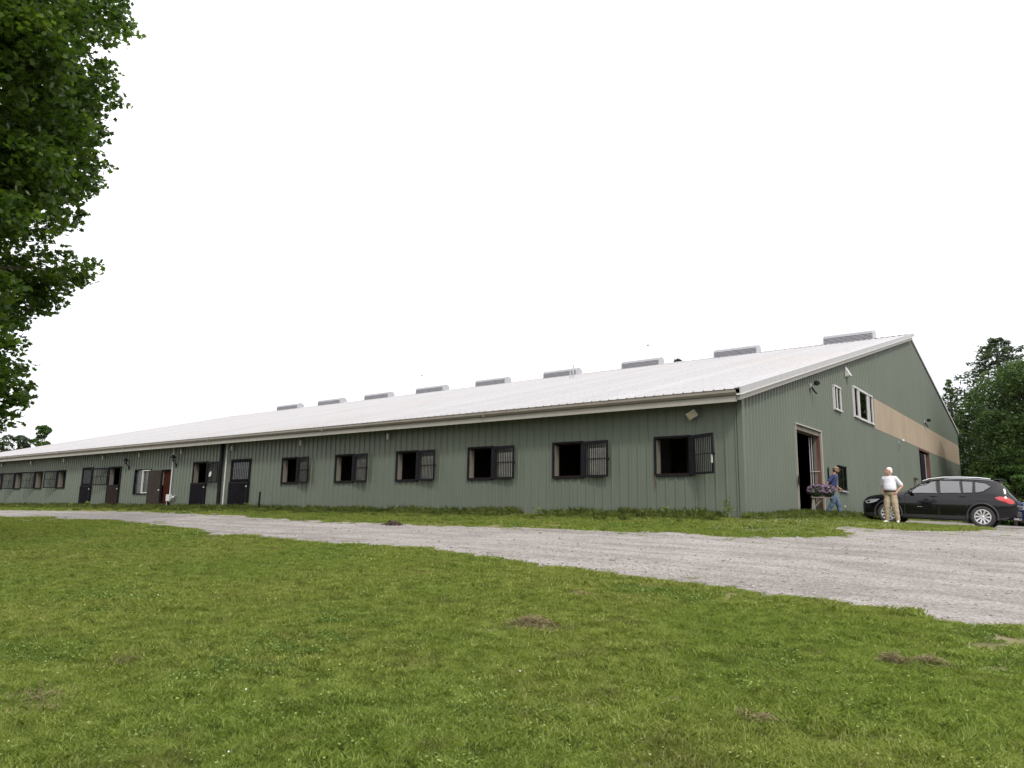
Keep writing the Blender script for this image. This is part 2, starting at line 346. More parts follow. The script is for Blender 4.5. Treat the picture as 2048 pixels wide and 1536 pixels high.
def zdrive(X, Y):
    sd = drive_sd(X, Y); return zground(X, Y)+np.clip(sd*.25, -.03, .022)
gd = grid('gravel_drive', spaced(-120, -14, 9, 40, .09, 1.05), spaced(-17, -14, 3, 70, .09, 1.05), zdrive, GRAVEL, keep=lambda x, y: drive_sd(x, y) > -.12); tag(gd, kind='structure')

# ------------------------------------------------------------------ barn
barn = empty('barn', (0, 0, 0), label='long low green metal horse barn with a white ribbed roof', cat='barn')
SL = .2623; AE = math.atan(SL); L_X = -70.46; RY = 26.97; FY = 43.6
def roof_z(y): return 3.61+SL*(y+.61) if y <= RY else 3.61+SL*(RY+.61)-(y-RY)*.243
RZ = roof_z(RY)
# openings on the long wall: (xa, xb, z0, z1)
WZ0, WZ1 = 1.28, 2.38
near_w = [-2.69, -6.49, -10.31, -14.13, -17.93, -21.78]             # left edge, 1.08 wide, grille folded to the right
far_w = [-45.68, -49.43, -53.15, -56.85, -60.6, -64.35, -68.1]       # right edge, grille folded to the left
op_long = [(x, x+1.08, WZ0, WZ1) for x in near_w]+[(x-1.12, x, WZ0, WZ1) for x in far_w]
DOORS = {'a': (-26.0, -24.45), 'b': (-29.6, -28.3), 'm': (-32.85, -31.95), 'c': (-43.0, -41.65), 'd': (-39.3, -37.9)}
op_long += [(DOORS['a'][0], DOORS['a'][1], -.3, 2.42), (*DOORS['b'], -.3, 2.40), (*DOORS['m'], -.3, 2.1), (*DOORS['c'], -.3, 2.44), (*DOORS['d'], -.3, 2.40), (-36.05, -34.2, .85, 2.18)]
D1 = (4.85, 7.74); D2 = (27.3, 30.4)
op_gab = [(D1[0], D1[1], -.3, 3.2), (D2[0], D2[1], -.3, 4.2), (9.86, 10.82, 4.3, 5.3), (12.94, 13.7, 4.36, 5.72), (13.8, 15.42, 4.34, 5.72), (15.64, 16.34, 4.36, 5.72), (9.87, 10.93, 1.16, 2.12)]

def profile(w_, nr, h):
    p = [(0, 0)]; s = w_/nr
    for k in range(nr):
        c = s*(k+.5)
        bw = .034 if h < .042 else .062; p += [(c-bw, 0), (c-bw*.45, h), (c+bw*.45, h), (c+bw, 0)]
    return p+[(w_, 0)]
def pd(prof, u):
    for (a, da), (b_, db) in zip(prof, prof[1:]):
        if a <= u <= b_: return da+(db-da)*((u-a)/(b_-a) if b_ > a else 0)
    return 0
cache = {}
def siding(u0, w_, nr, h, zlo, zhi, ops, mp, name, mat_, key=None):
    """one ribbed sheet; zlo/zhi functions of u; mp(u_local, depth, z)->local coordinates"""
    prof = profile(w_, nr, h); us = {round(u, 4) for u, _ in prof}
    lo = [o for o in ops if o[1] > u0+1e-4 and o[0] < u0+w_-1e-4]
    for o in lo:
        for e in o[:2]:
            if u0 < e < u0+w_: us.add(round(e-u0, 4))
    us = sorted(us); k = None
    if key and not lo:
        if key in cache: return cache[key]
        k = key
    m = MB()
    for a, b_ in zip(us, us[1:]):
        mid = u0+(a+b_)/2; spans = [[zlo(mid), None]]
        segs = [(zlo, zhi)]
        for o in sorted([o for o in lo if o[0] <= mid <= o[1]], key=lambda o: o[2]):
            last = segs.pop(); segs += [(last[0], (lambda u, z=o[2]: z)), ((lambda u, z=o[3]: z), last[1])]
        for f0, f1 in segs:
            za, zb, zc, zd = f0(u0+a), f0(u0+b_), f1(u0+b_), f1(u0+a)
            if zc-zb < .01 and zd-za < .01: continue
            m.add([mp(a, pd(prof, a), za), mp(b_, pd(prof, b_), zb), mp(b_, pd(prof, b_), zc), mp(a, pd(prof, a), zd)], [(0, 1, 2, 3)])
    me = m.mesh(name); me.materials.append(mat_)
    if k: cache[k] = me
    return me
# long wall sheets, u runs towards -x
PW = .945
uops = [(-b_, -a, z0, z1) for a, b_, z0, z1 in op_long]
n_long = int(math.ceil(-L_X/PW))
for i in range(n_long):
    u0 = i*PW; wd = min(PW, -L_X-u0)
    full = [o for o in uops if o[0] <= u0+.001 and o[1] >= u0+wd-.001]
    lv = [(-.25, full[0][2]), (full[0][3], 3.62)] if full else [(-.25, 3.62)]
    for za, zb in lv:
        if zb-za < .1: continue
        rest = [o for o in uops if o not in full]
        me = siding(u0, wd, 3, .040, lambda u, z=za: z, lambda u, z=zb: z, rest, lambda u, d, z: (-u, -d, z), 'wall_panel', GREEN, key=('L', round(wd, 3), za, zb))
        link_mesh('wall_panel', me, None, barn, (-u0, 0, 0))
# gable sheets
PG = .8385
rows = []
n_g = int(math.ceil(FY/PG))
BZ0, BZ1, BY = 4.24, 5.715, 16.36
for i in range(n_g):
    u0 = i*PG; wd = min(PG, FY-u0)
    top = lambda u: roof_z(u)-.10
    mpg = lambda u, d, z: (d, u, z)
    if u0+wd*.5 < BY:
        link_mesh('wall_panel', siding(u0, wd, 3, .046, lambda u: -.25, top, op_gab, mpg, 'wall_panel', GREEN), None, barn, (0, u0, 0))
    else:
        link_mesh('wall_panel', siding(u0, wd, 3, .046, lambda u: -.25, lambda u: BZ0, op_gab, mpg, 'wall_panel', GREEN, key=('G', round(wd, 3))), None, barn, (0, u0, 0))
        link_mesh('band_panel', siding(u0, wd, 3, .046, lambda u: BZ0+.012, lambda u: BZ1-.012, [], mpg, 'band_panel', BEIGE, key=('B', round(wd, 3))), None, barn, (.006, u0, 0))
        link_mesh('wall_panel', siding(u0, wd, 3, .046, lambda u: BZ1, top, [], mpg, 'wall_panel', GREEN), None, barn, (0, u0, 0))
# plain back and far end walls, floor, inner partition, soffit
MB().box(L_X, 0, FY-.02, FY+.02, -.4, roof_z(FY)-.05).build('back_wall', GREEN, barn)
me = MB().add([(L_X, .03, -.4), (L_X, FY-.03, -.4), (L_X, FY-.03, roof_z(FY)-.05), (L_X, RY, RZ-.05), (L_X, .03, 3.6)], [(0, 1, 2, 3, 4)]).build('end_wall', GREEN, barn)
MB().box(L_X+.05, -.3, .3, FY-.1, -.05, .06).build('floor', CONC, barn)
MB().box(L_X+.1, -3.5, 3.9, 4.0, .06, 3.4).build('partition', DARKIN, barn)
for x in [-.35]+[w_-1.35 for w_ in near_w]+[-44.0]+[w_-2.2 for w_ in far_w[:-1]]:
    MB().box(x-.05, x+.05, .32, 3.9, .06, 3.2).build('partition', DARKIN, barn)
# roof sheets (near slope and far slope)
def roof_sheet(w_, y0, y1, sgn):
    prof = profile(w_, 3, .034); m = MB(); n = Vector((0, -SL*sgn, 1)).normalized()
    vs_ = []
    for u, d in prof:
        for y in (y0, y1): vs_.append(Vector((-u, y, roof_z(y) if sgn > 0 or y > RY else RZ))+n*d)
    m.add(vs_, [(2*i, 2*i+1, 2*i+3, 2*i+2) for i in range(len(prof)-1)])
    me = m.mesh('roof_panel'); me.materials.append(ROOFM); return me
X0R = .27; nr_ = int(math.ceil((X0R-L_X+.3)/PW))
ms1 = roof_sheet(PW, -.66, RY, 1); ms2 = roof_sheet(PW, RY, FY+.4, -.93)
for i in range(nr_):
    for me, xo in ((ms1, X0R), (ms2, .10)): link_mesh('roof_panel', me, None, barn, (xo-i*PW, 0, 0))
XE = X0R-nr_*PW
# ridge cap, soffit, deck under sheets
m = MB(); 
m.add([(X0R, RY-.32, roof_z(RY-.32)+.045), (XE, RY-.32, roof_z(RY-.32)+.045), (XE, RY, RZ+.06), (X0R, RY, RZ+.06), (X0R, RY+.32, roof_z(RY+.32)+.045), (XE, RY+.32, roof_z(RY+.32)+.045)], [(0, 3, 2, 1), (3, 4, 5, 2)])
m.build('ridge_cap', WHITE, barn)
m = MB()
def slab(m, y0, y1, up, dn, x0, x1):
    v = [(x, y, roof_z(y)+dz) for dz in (dn, up) for y in (y0, y1) for x in (x0, x1)]
    m.add(v, [(0, 2, 3, 1), (4, 5, 7, 6), (0, 1, 5, 4), (2, 6, 7, 3), (0, 4, 6, 2), (1, 3, 7, 5)])
slab(m, -.55, RY, -.03, -.09, XE+.02, -.02); slab(m, RY, FY+.3, -.03, -.09, XE+.02, -.02); m.build('roof_deck', DARKIN, barn)
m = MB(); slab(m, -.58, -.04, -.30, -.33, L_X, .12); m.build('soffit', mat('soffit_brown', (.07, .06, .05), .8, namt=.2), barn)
# eave: fascia, drip groove, gutter
MB().box(XE+.2, .12, -.60, -.575, 3.245, 3.42).build('fascia_board', FASCIA, barn)
m = MB()
pr = [(-.585, 3.425), (-.66, 3.43), (-.70, 3.50), (-.69, 3.565), (-.705, 3.60), (-.69, 3.60), (-.675, 3.565)]
x = .13
lens = [(.13, -9.1), (-9.13, -18.2), (-18.23, -27.3), (-27.33, -36.4), (-36.43, -45.5), (-45.53, -54.6), (-54.63, -63.7), (-63.73, XE+.2)]
for a, b_ in lens:
    m = MB(); v = [(a, y, z) for y, z in pr]+[(b_, y, z) for y, z in pr]; k = len(pr)
    m.add(v, [(i, i+1, k+i+1, k+i) for i in range(k-1)]+[list(range(k))[::-1], [k+i for i in range(k)]])
    m.build('gutter', TAN, barn)
for a, b_ in lens[1:]:
    MB().box(a-.01, a+.04, -.715, -.60, 3.42, 3.61).build('gutter_joint', TAN, barn)
# corner trim and rake trim
m = MB(); m.box(-.10, .055, -.046, -.036, -.2, 3.5); m.box(.048, .056, -.036, .12, -.2, 3.52); m.build('corner_trim', GREEN, barn)
def rake(y0, y1, parts, name, mt, seg=3.0):
    ys = np.arange(y0, y1, seg).tolist()+[y1]
    if ys[-1]-ys[-2] < .5: ys.pop(-2)
    for a, b_ in zip(ys, ys[1:]):
        m = MB()
        for (x0, x1, dn, up) in parts:
            a2 = a+.004; v = [(x, y, roof_z(y)+dz) for dz in (dn, up) for y in (a2, b_-.004) for x in (x0, x1)]
            m.add(v, [(0, 2, 3, 1), (4, 5, 7, 6), (0, 1, 5, 4), (2, 6, 7, 3), (0, 4, 6, 2), (1, 3, 7, 5)])
        m.build(name, mt, barn)
rake(-.67, RY, [(.24, .275, -.135, .045), (.15, .24, .036, .05)], 'rake_trim', TRIMG)
rake(-.68, RY, [(.15, .30, -.175, -.14)], 'rake_lit_edge', WHITE)  # projecting bottom edge of the trim, the light it catches painted in as white
rake(-.60, RY, [(.14, .22, -.33, -.178)], 'rake_board', FASCIA)
rake(RY, FY+.42, [(.075, .11, -.10, .045)], 'rake_trim', WHITE)
m = MB(); slab(m, -.55, RY, -.31, -.325, -.01, .15); slab(m, RY, FY+.35, -.10, -.12, -.01, .07); m.build('soffit', FASCIA, barn)
MB().box(-.06, .05, FY-.03, FY+.05, -.1, roof_z(FY)-.1).build('corner_trim', GREEN, barn)

# ridge vents
def ridge_vent(xa, xb):
    prof = []
    zb = roof_z(RY-.42)-.02
    for k in range(9):
        a = math.pi*k/8; prof.append((RY-.42*math.cos(a), RZ+.30+.24*math.sin(a)))
    prof = [(RY-.42, zb)]+prof+[(RY+.42, zb)]
    e = MB(); k = len(prof)
    for x0, x1 in ((xa-.02, xa+.05), (xb-.05, xb+.02)):
        v = [(x0, y, z) for y, z in prof]+[(x1, y, z) for y, z in prof]
        e.add(v, [(i, i+1, k+i+1, k+i) for i in range(k-1)]+[list(range(k)), [k+i for i in range(k)][::-1]])
    o = e.build('ridge_vent', VENTE, barn)
    c = MB(); pp = [p for p in prof if p[1] > RZ+.29]; pp = [(RY+(y-RY)*.98, z-.01) for y, z in pp]; k = len(pp)
    c.add([(xa, y, z) for y, z in pp]+[(xb, y, z) for y, z in pp], [(i, i+1, k+i+1, k+i) for i in range(k-1)], True)
    c.build('hood', VENTM, o)
    l = MB(); nl = 5
    for sgn in (-1, 1):
        for q in range(nl):
            z = zb+.06+(RZ+.30-zb)*q/nl
            l.obox(((xa+xb)/2, RY+sgn*.395, z+.03), ((xb-xa)/2-.04, 0, 0), (0, .03, .0*sgn), (0, sgn*-.02, .034))
        l.box(xa+.05, xb-.05, RY+sgn*.36-.005, RY+sgn*.36+.005, zb, RZ+.3)
    l.build('louvre', VENTM, o)
    return o
for xa, xb in [(-4.65, -1.8), (-11.8, -8.85), (-18.95, -15.9), (-26.05, -22.95), (-33.2, -29.95), (-40.4, -37.0), (-47.45, -44.1), (-54.65, -51.1), (-61.75, -58.1)]:
    ridge_vent(xa, xb)
for x_, h_ in ((-19.13, 9.55), (-18.9, 9.9)):
    MB().tube([(x_, 20, 8.95), (x_, 20, h_)], .045, 8).tube([(x_, 20, h_), (x_, 20, h_+.04)], .06, 8).build('vent_pipe', STEEL, barn)
# gap filler at panel ends: a thin closure strip in the ribs at the eave
# ---- openings: reveal rings
def reveal_long(xa, xb, z0, z1, side, parent, depth=.22):
    m = MB(); m.box(xa-.03, xa, .005, depth, z0, z1); m.box(xb, xb+.03, .005, depth, z0, z1)
    pale = MB(); pale.box(xa, xa+.02, -.012, depth, z0+.02, z1-.02) if side == 'L' else pale.box(xb-.02, xb, -.012, depth, z0+.02, z1-.02)
    s = MB(); s.box(xa, xb, .0, depth, z1, z1+.03); s.box(xa, xb, -.02, depth, z0-.03, z0)
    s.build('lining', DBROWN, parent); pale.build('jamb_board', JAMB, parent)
def frame_bars(m, xa, xb, z0, z1, t_, y0, y1):
    m.box(xa-t_, xa, y0, y1, z0-t_, z1+t_); m.box(xb, xb+t_, y0, y1, z0-t_, z1+t_); m.box(xa, xb, y0+.001, y1, z1, z1+t_); m.box(xa, xb, y0+.001, y1, z0-t_, z0)
def grille(w_, h_, hinge_wide=.10, solid_top=.10):
    """leaf in local coords: hinge at x=0, spans +x, plane y=0"""
    m = MB(); t_ = .06; m.box(0, hinge_wide, -.022, .022, 0, h_); m.box(w_-t_, w_, -.022, .022, 0, h_)
    m.box(hinge_wide, w_-t_, -.021, .021, 0, t_); m.box(hinge_wide, w_-t_, -.021, .021, h_-solid_top, h_)
    g_ = MB(); n = 10
    for k in range(1, n): x_ = hinge_wide+(w_-t_-hinge_wide)*k/n; g_.box(x_-.013, x_+.013, -.012, .005, t_, h_-solid_top)
    g_.box(hinge_wide, w_-t_, -.013, -.009, h_*.5-.012, h_*.5+.012)
    return m, g_
gl = {}
def add_leaf(parent, hinge, ang, w_, h_, mirror=False, wide=.10):
    key = (round(w_, 2), round(h_, 2), mirror)
    if key not in gl:
        a, b_ = grille(w_, h_, wide)
        if mirror:
            for q in (a, b_): q.v = [(-x_, y_, z_) for x_, y_, z_ in q.v]; q.f = [f[::-1] for f in q.f]
        ma = a.mesh('shutter'); ma.materials.append(BLACK); mb_ = b_.mesh('bars'); mb_.materials.append(BLACK)
        la = MB(); sx = -1 if mirror else 1; la.box(*(sorted((sx*(w_-.035), sx*(w_+.03)))), -.03, .03, h_*.5-.03, h_*.5+.03); ml_ = la.mesh('latch'); ml_.materials.append(STEEL)
        gl[key] = (ma, mb_, ml_)
    ma, mb_, ml_ = gl[key]
    s = link_mesh('shutter', ma, None, parent, hinge); s.rotation_euler = (0, 0, ang)
    return s, mb_
for i, xa in enumerate(near_w):
    xb = xa+1.08; fr = MB(); frame_bars(fr, 0, 1.08, WZ0, WZ1, .06, -.075, .01)
    o = link_mesh('window', fr.mesh('window'), BLACK, barn, (xa, 0, 0))
    s = MB(); s.box(0, 1.08, .005, .22, WZ1-.03, WZ1); s.box(0, 1.08, -.02, .22, WZ0, WZ0+.03); s.box(1.05, 1.08, .01, .22, WZ0+.03, WZ1-.03); s.build('lining', DBROWN, o)
    pj = MB().box(0, .022, -.01, .22, WZ0+.03, WZ1-.03).build('jamb_board', JAMB, o)
    ang = [-28, -6, -4, -5, -7, -9][i]
    lf, bars = add_leaf(barn, (xa+1.13, -.085, WZ0-.03), R(ang), 1.06, 1.16, wide=.17)
    link_mesh('bars', bars, None, lf)
    if i: MB().box(.30, 1.0, .006, .010, .06, .92).build('screen', mat('pale_screen', (.20, .20, .18), .8, namt=.3, nscale=5) if i == 1 else bpy.data.materials['pale_screen'], lf)
    if i == 0:
        link_mesh('latch', MB().box(1.0, 1.06, -.035, -.022, .3, .55).mesh('latch'), WHITE, lf)
        MB().tube([(xa-.02, -.07, 1.25), (xa-.02, -.07, .88)], .014, 6).build('hook_rod', RUST, barn)
    MB().box(1.04, 1.09, -.05, .04, .52, .6).build('latch', BLACK, lf)
for i, xb in enumerate(far_w):
    xa = xb-1.12; fr = MB(); frame_bars(fr, 0, 1.12, WZ0, WZ1, .06, -.062, .01)
    o = link_mesh('window', fr.mesh('window'), BLACK, barn, (xa, 0, 0))
    s = MB(); s.box(0, 1.12, .005, .22, WZ1-.03, WZ1); s.box(0, 1.12, -.02, .22, WZ0, WZ0+.03); s.build('lining', DBROWN, o)
    MB().box(0, .022, -.01, .30, WZ0+.03, WZ1-.03).build('jamb_board', JAMB, o)
    lf, bars = add_leaf(barn, (xa-.05, -.085, WZ0-.03), R([14, 18, 20, 15, 12, 14, 12][i]), 1.3, 1.16, mirror=True)
    link_mesh('bars', bars, None, lf)
def door_frame(xa, xb, z1, t_=.07):
    m = MB(); m.box(xa-t_, xa, -.07, .01, -.1, z1+t_); m.box(xb, xb+t_, -.07, .01, -.1, z1+t_); m.box(xa, xb, -.069, .01, z1, z1+t_)
    o = m.build('door_frame', BLACK, barn); s = MB(); s.box(xb-.02, xb, .01, .22, 0, z1); s.box(xa+.02, xb-.02, .01, .22, z1-.02, z1); s.build('lining', DBROWN, o)
    MB().box(xa, xa+.02, -.01, .24, 1.3, z1).build('jamb_board', JAMB, o); return o
def lower_leaf(xa, xb, z1, mt, y=-.09):
    m = MB(); m.box(xa, xb, y-.02, y+.02, .02, z1); o = m.build('door', mt, barn)
    q = MB(); q.box(xa, xb, y-.032, y-.021, z1-.10, z1); q.box(xa, xb, y-.032, y-.021, .02, .12); q.box(xa, xa+.08, y-.032, y-.021, .12, z1-.1); q.box(xb-.08, xb, y-.032, y-.021, .12, z1-.1)
    q.build('rail', BLACK, o); MB().box(xb-.14, xb-.02, y-.05, y-.033, z1-.26, z1-.2).build('latch', STEEL, o); return o
# dutch door with both leaves shut, nearest
for (xa, xb), z1 in ((DOORS['a'], 2.42), (DOORS['c'], 2.44)):
    door_frame(xa, xb, z1); lower_leaf(xa-.06, xb+.03, 1.38, BLACKW)
    u = MB(); fr = MB(); frame_bars(fr, xa+.1, xb-.1, 1.5, z1-.09, .09, -.05, -.01); o = fr.build('door', BLACKW, barn)
    MB().box(xa+.1, xb-.1, -.028, -.022, 1.5, z1-.09).build('pane', GLASSG, o)
    bb = MB()
    for k in range(1, 9): x_ = xa+.1+(xb-xa-.2)*k/9; bb.box(x_-.008, x_+.008, -.045, -.03, 1.5, z1-.09)
    bb.build('bars', BLACK, o)
door_frame(*DOORS['b'], 2.40); lower_leaf(DOORS['b'][0]-.08, DOORS['b'][1]+.05, 1.37, BLACKW)
lf, bars = add_leaf(barn, (DOORS['b'][1]+.06, -.10, 1.36), R(-4), 1.2, 1.06); link_mesh('bars', bars, None, lf)
MB().add([(.35, -.035, .30), (.60, -.035, .33), (.62, -.035, .55), (.52, -.032, .57), (.40, -.035, .50)], [(0, 1, 2, 3, 4)]).build('paper_tag', WHITE, lf)
door_frame(*DOORS['d'], 2.40); lower_leaf(DOORS['d'][0]-.05, DOORS['d'][1]+.05, 1.37, DBROWN)
lf, bars = add_leaf(barn, (DOORS['d'][0]-.06, -.10, 1.36), R(8), 1.75, 1.06, mirror=True); link_mesh('bars', bars, None, lf)
# walk door, open leaf with a red-brown inner door
xa, xb = DOORS['m']; o = door_frame(xa, xb, 2.1, .05)
MB().box(xa+.02, xb-.02, .06, .10, .02, 2.07).build('door', REDD, barn)
lf = MB().box(-1.2, 0, -.02, .02, .04, 2.12).build('door', BROWN, barn, (xa-.03, -.10, 0)); lf.rotation_euler = (0, 0, R(5))
MB().box(-.14, -.02, -.035, -.021, 1.0, 1.06).build('handle', WHITE, lf); MB().box(-1.15, -.1, -.04, .04, -.01, .035).build('kick_plate', STEEL, lf)
# sliding window
fr = MB(); frame_bars(fr, -36.05, -34.2, .85, 2.18, .05, -.06, .02); wo = fr.build('window', BLACK, barn)
MB().box(-36.04, -34.21, .05, .06, .86, 2.17).build('pane', GLASSG, wo)
q = MB(); q.box(-35.16, -35.10, -.05, .03, .86, 2.17); q.box(-35.10, -34.21, -.045, .03, 2.12, 2.17); q.box(-35.10, -34.21, -.045, .03, .86, .91); q.box(-34.26, -34.21, -.045, .03, .91, 2.12); q.build('sash', WHITE, wo)
# pipes on the wall
MB().tube([(-26.47, -.1, .02), (-26.47, -.1, 3.3)], .035, 8).build('downpipe', WHITE, barn)
MB().box(-27.05, -26.86, -.12, -.035, .15, 3.35).build('dark_post', BLACK, barn)
MB().tube([(-31.77, -.08, .35), (-31.77, -.08, 3.3)], .035, 8).build('conduit', WHITE, barn)
m = MB(); m.box(-31.95, -31.62, -.2, -.04, .42, .78); m.build('meter_box', WHITE, barn, bevel=.01)
m = MB(); m.tube([(-31.95, -.12, .05), (-31.95, -.12, .42)], .03, 8).tube([(-31.6, -.12, .55), (-31.3, -.12, .6), (-31.1, -.12, .75)], .03, 8); m.ell((-31.25, -.16, .62), (.09, .07, .09)); m.build('gas_pipe', STEEL, barn)

# ---- gable openings
gd1 = MB(); gd1.box(.0, .062, D1[0]-.03, D1[0], -.1, 3.2); gd1.box(.0, .062, D1[1], D1[1]+.10, -.1, 3.2); gd1.box(.0, .065, D1[0]-.05, D1[1]+.10, 3.2, 3.25); df = gd1.build('door_frame', FASCIA, barn)
m = MB(); m.box(-.30, -.002, D1[1]-.02, D1[1]+.02, .0, 3.2); m.box(-.30, -.0, D1[0]-.02, D1[0], 0, 3.2); m.box(-.3, 0, D1[0], D1[1], 3.18, 3.2); m.build('lining', DBROWN, df)
MB().box(-.125, .01, D1[1]-.06, D1[1]-.02, .03, 3.12).build('steel_column', REDS, df)
MB().box(-.22, -.127, D1[1]-.10, D1[1]-.02, .03, 3.16).build('jamb_board', JAMB, df)
MB().box(-.30, -.0, D1[0]+.001, D1[1]-.03, 3.04, 3.179).build('header_board', JAMB, df)
m = MB(); m.tube([(-.27, D1[1]-.12, .1), (-.27, D1[1]-.12, 3.0)], .022, 6).tube([(-.34, D1[1]-.14, .1), (-.34, D1[1]-.14, 3.0)], .022, 6); m.tube([(-.30, D1[1]-.2, 1.75), (-.02, D1[1]-.1, 1.75)], .012, 6); m.build('conduit', STEEL, df)
MB().box(.075, .10, D1[0]-.12, D1[0]-.06, 1.15, 1.45).build('latch', BLACK, df)
gd2 = MB(); gd2.box(.0, .065, D2[1], D2[1]+.12, -.1, 4.1); gd2.box(.0, .075, D2[0]-.05, D2[1]+.12, 4.1, 4.22); df2 = gd2.build('door_frame', REDS, barn)
MB().box(-.20, -.01, D2[1]-.02, D2[1]+.02, 0, 4.1).build('steel_column', REDS, df2); MB().box(-.42, -.201, D2[1]-.10, D2[1], 0, 4.05).build('jamb_board', JAMB, df2)
MB().box(.02, .07, D2[0]+.25, D2[0]+1.5, .1, 3.95).build('door', BLACK, barn); MB().box(.02, .06, D2[0]+1.5, D2[0]+1.85, .1, 3.95).build('pane', STEEL, df2)
def gwin(ya, yb, z0, z1, t_=.07, mt=WHITE, div=0, curtain=False):
    m = MB(); x0, x1 = -.05, .082
    m.box(x0, x1, ya, ya+t_, z0+t_, z1-t_); m.box(x0, x1, yb-t_, yb, z0+t_, z1-t_); m.box(x0, x1+.015, ya-.02, yb+.02, z1-t_, z1); m.box(x0, x1+.03, ya-.03, yb+.03, z0, z0+t_)
    o = m.build('window', mt, barn); MB().box(.040, .046, ya+t_, yb-t_, z0+t_, z1-t_).build('pane', GLASSD, o)
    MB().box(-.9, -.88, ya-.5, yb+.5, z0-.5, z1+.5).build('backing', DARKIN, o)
    if div: MB().box(.047, .07, ya+(yb-ya)*div-.035, ya+(yb-ya)*div+.035, z0+t_, z1-t_).build('mullion', mt, o)
    if curtain: MB().box(.02, .03, ya+t_, yb-t_, z0+t_, z1-t_).build('curtain', mat('curtain_cloth', (.55, .54, .52), .9), o)
    return o
gwin(9.86, 10.82, 4.3, 5.3, .06, div=.45, curtain=True); gwin(12.94, 13.7, 4.36, 5.72); gwin(13.8, 15.42, 4.34, 5.72, .09); gwin(15.64, 16.34, 4.36, 5.72)
gwin(9.87, 10.93, 1.16, 2.12, .05, BLACK, div=.5)
MB().box(.045, .11, 9.85, 10.97, 1.10, 1.155).build('window_sill', STEEL, barn)
# small fittings fixed to the gable
h = MB(); h.add([(.04, 11.8, 6.38), (.04, 12.15, 6.38), (.24, 12.15, 5.98), (.24, 11.8, 5.98), (.04, 11.8, 5.93), (.04, 12.15, 5.93)], [(0, 3, 2, 1), (0, 4, 3), (1, 2, 5), (3, 4, 5, 2), (0, 1, 5, 4)])
h.build('vent_hood', WHITE, barn)
MB().box(.04, .16, 25.15, 25.75, .4, 2.35).box(.04, .22, 25.05, 25.85, 2.35, 2.42).build('utility_cabinet', JAMB, barn, bevel=.005)
MB().box(.04, .08, 10.46, 10.53, .52, .59).build('outlet_box', WHITE, barn)
MB().box(.04, .07, 8.44, 8.49, 1.45, 1.95).build('wall_hook', BLACK, barn)

# ------------------------------------------------------------------ lamps on the barn (things)
def eave_lamp(x_, label):
    o = empty('wall_lamp', (x_, -.05, 3.05), label=label, cat='lamp', group='small cylinder lamps under the eave')
    MB().lathe([(0, .14), (.055, .14), (.06, .12), (.06, .04)], n=12).box(-.03, .03, .0, .09, .06, .12).build('cap', STEEL, o).location = (0, -.07, 0)
    MB().lathe([(.055, .04), (.058, -.04), (.045, -.12), (.0, -.13)], n=12).build('globe', LAMPW, o).location = (0, -.07, 0)
L_ = ['small pale cylinder lamp under the eave between third and fourth grille windows from the corner', 'small pale cylinder lamp under the eave above the fifth and sixth grille windows gap', 'small pale cylinder lamp under the eave above the nearest closed black dutch door', 'small pale cylinder lamp under the eave left of the dutch door with paper tag',
      'small pale cylinder lamp under the eave above the white framed sliding window', 'small pale cylinder lamp under the eave above the brown lower half door', 'small pale cylinder lamp under the eave above the right end of the far grille windows', 'small pale cylinder lamp under the eave third from the far left edge', 'small pale cylinder lamp under the eave at the far left edge']
for x_, l_ in zip([-14.67, -20.42, -26.0, -30.9, -35.6, -40.26, -45.96, -51.5, -57.15], L_): eave_lamp(x_, l_)
def lantern(x_, label):
    o = empty('barn_lantern', (x_, -.03, 2.62), label=label, cat='lamp', group='black barn lanterns on the long wall')
    MB().tube([(0, 0, -.25), (0, -.05, -.2), (0, -.18, .0), (0, -.22, .12)], .02, 8).ell((0, 0, -.28), (.07, .03, .12)).build('bracket', BLACK, o)
    MB().lathe([(.0, .30), (.05, .28), (.07, .2), (.17, .14), (.17, .12), (.06, .12)], (0, -.22, 0), 14).build('shade', BLACK, o)
    MB().lathe([(.06, .12), (.07, .02), (.05, -.06), (0, -.07)], (0, -.22, 0), 12).build('globe', GLASSG, o)
lantern(-36.9, 'black barn lantern on the wall left of the sliding window'); lantern(-31.46, 'black barn lantern on the wall right of the red brown door')
fl = empty('flood_light', (-1.39, -.04, 3.02), label='square twin flood light under the eave beside the nearest grille window', cat='lamp')
MB().box(-.07, .07, -.05, 0, -.07, .07).tube([(0, -.04, 0), (0, -.16, -.02)], .02, 8).build('bracket', STEEL, fl)
hd = MB(); rot = Matrix.Rotation(R(-28), 3, 'Y') @ Matrix.Rotation(R(25), 3, 'X')
hd.obox((0, -.2, 0), rot @ Vector((.15, 0, 0)), rot @ Vector((0, .06, 0)), rot @ Vector((0, 0, .11))); hd.build('housing', STEEL, fl, bevel=.01)
for sx in (-.072, .072):
    hd = MB(); hd.obox(Vector((0, -.2, 0))+rot @ Vector((sx, -.064, 0)), rot @ Vector((.058, 0, 0)), rot @ Vector((0, .005, 0)), rot @ Vector((0, 0, .085))); hd.build('lens', mat('lens_glass', (.33, .31, .18), .2), fl)
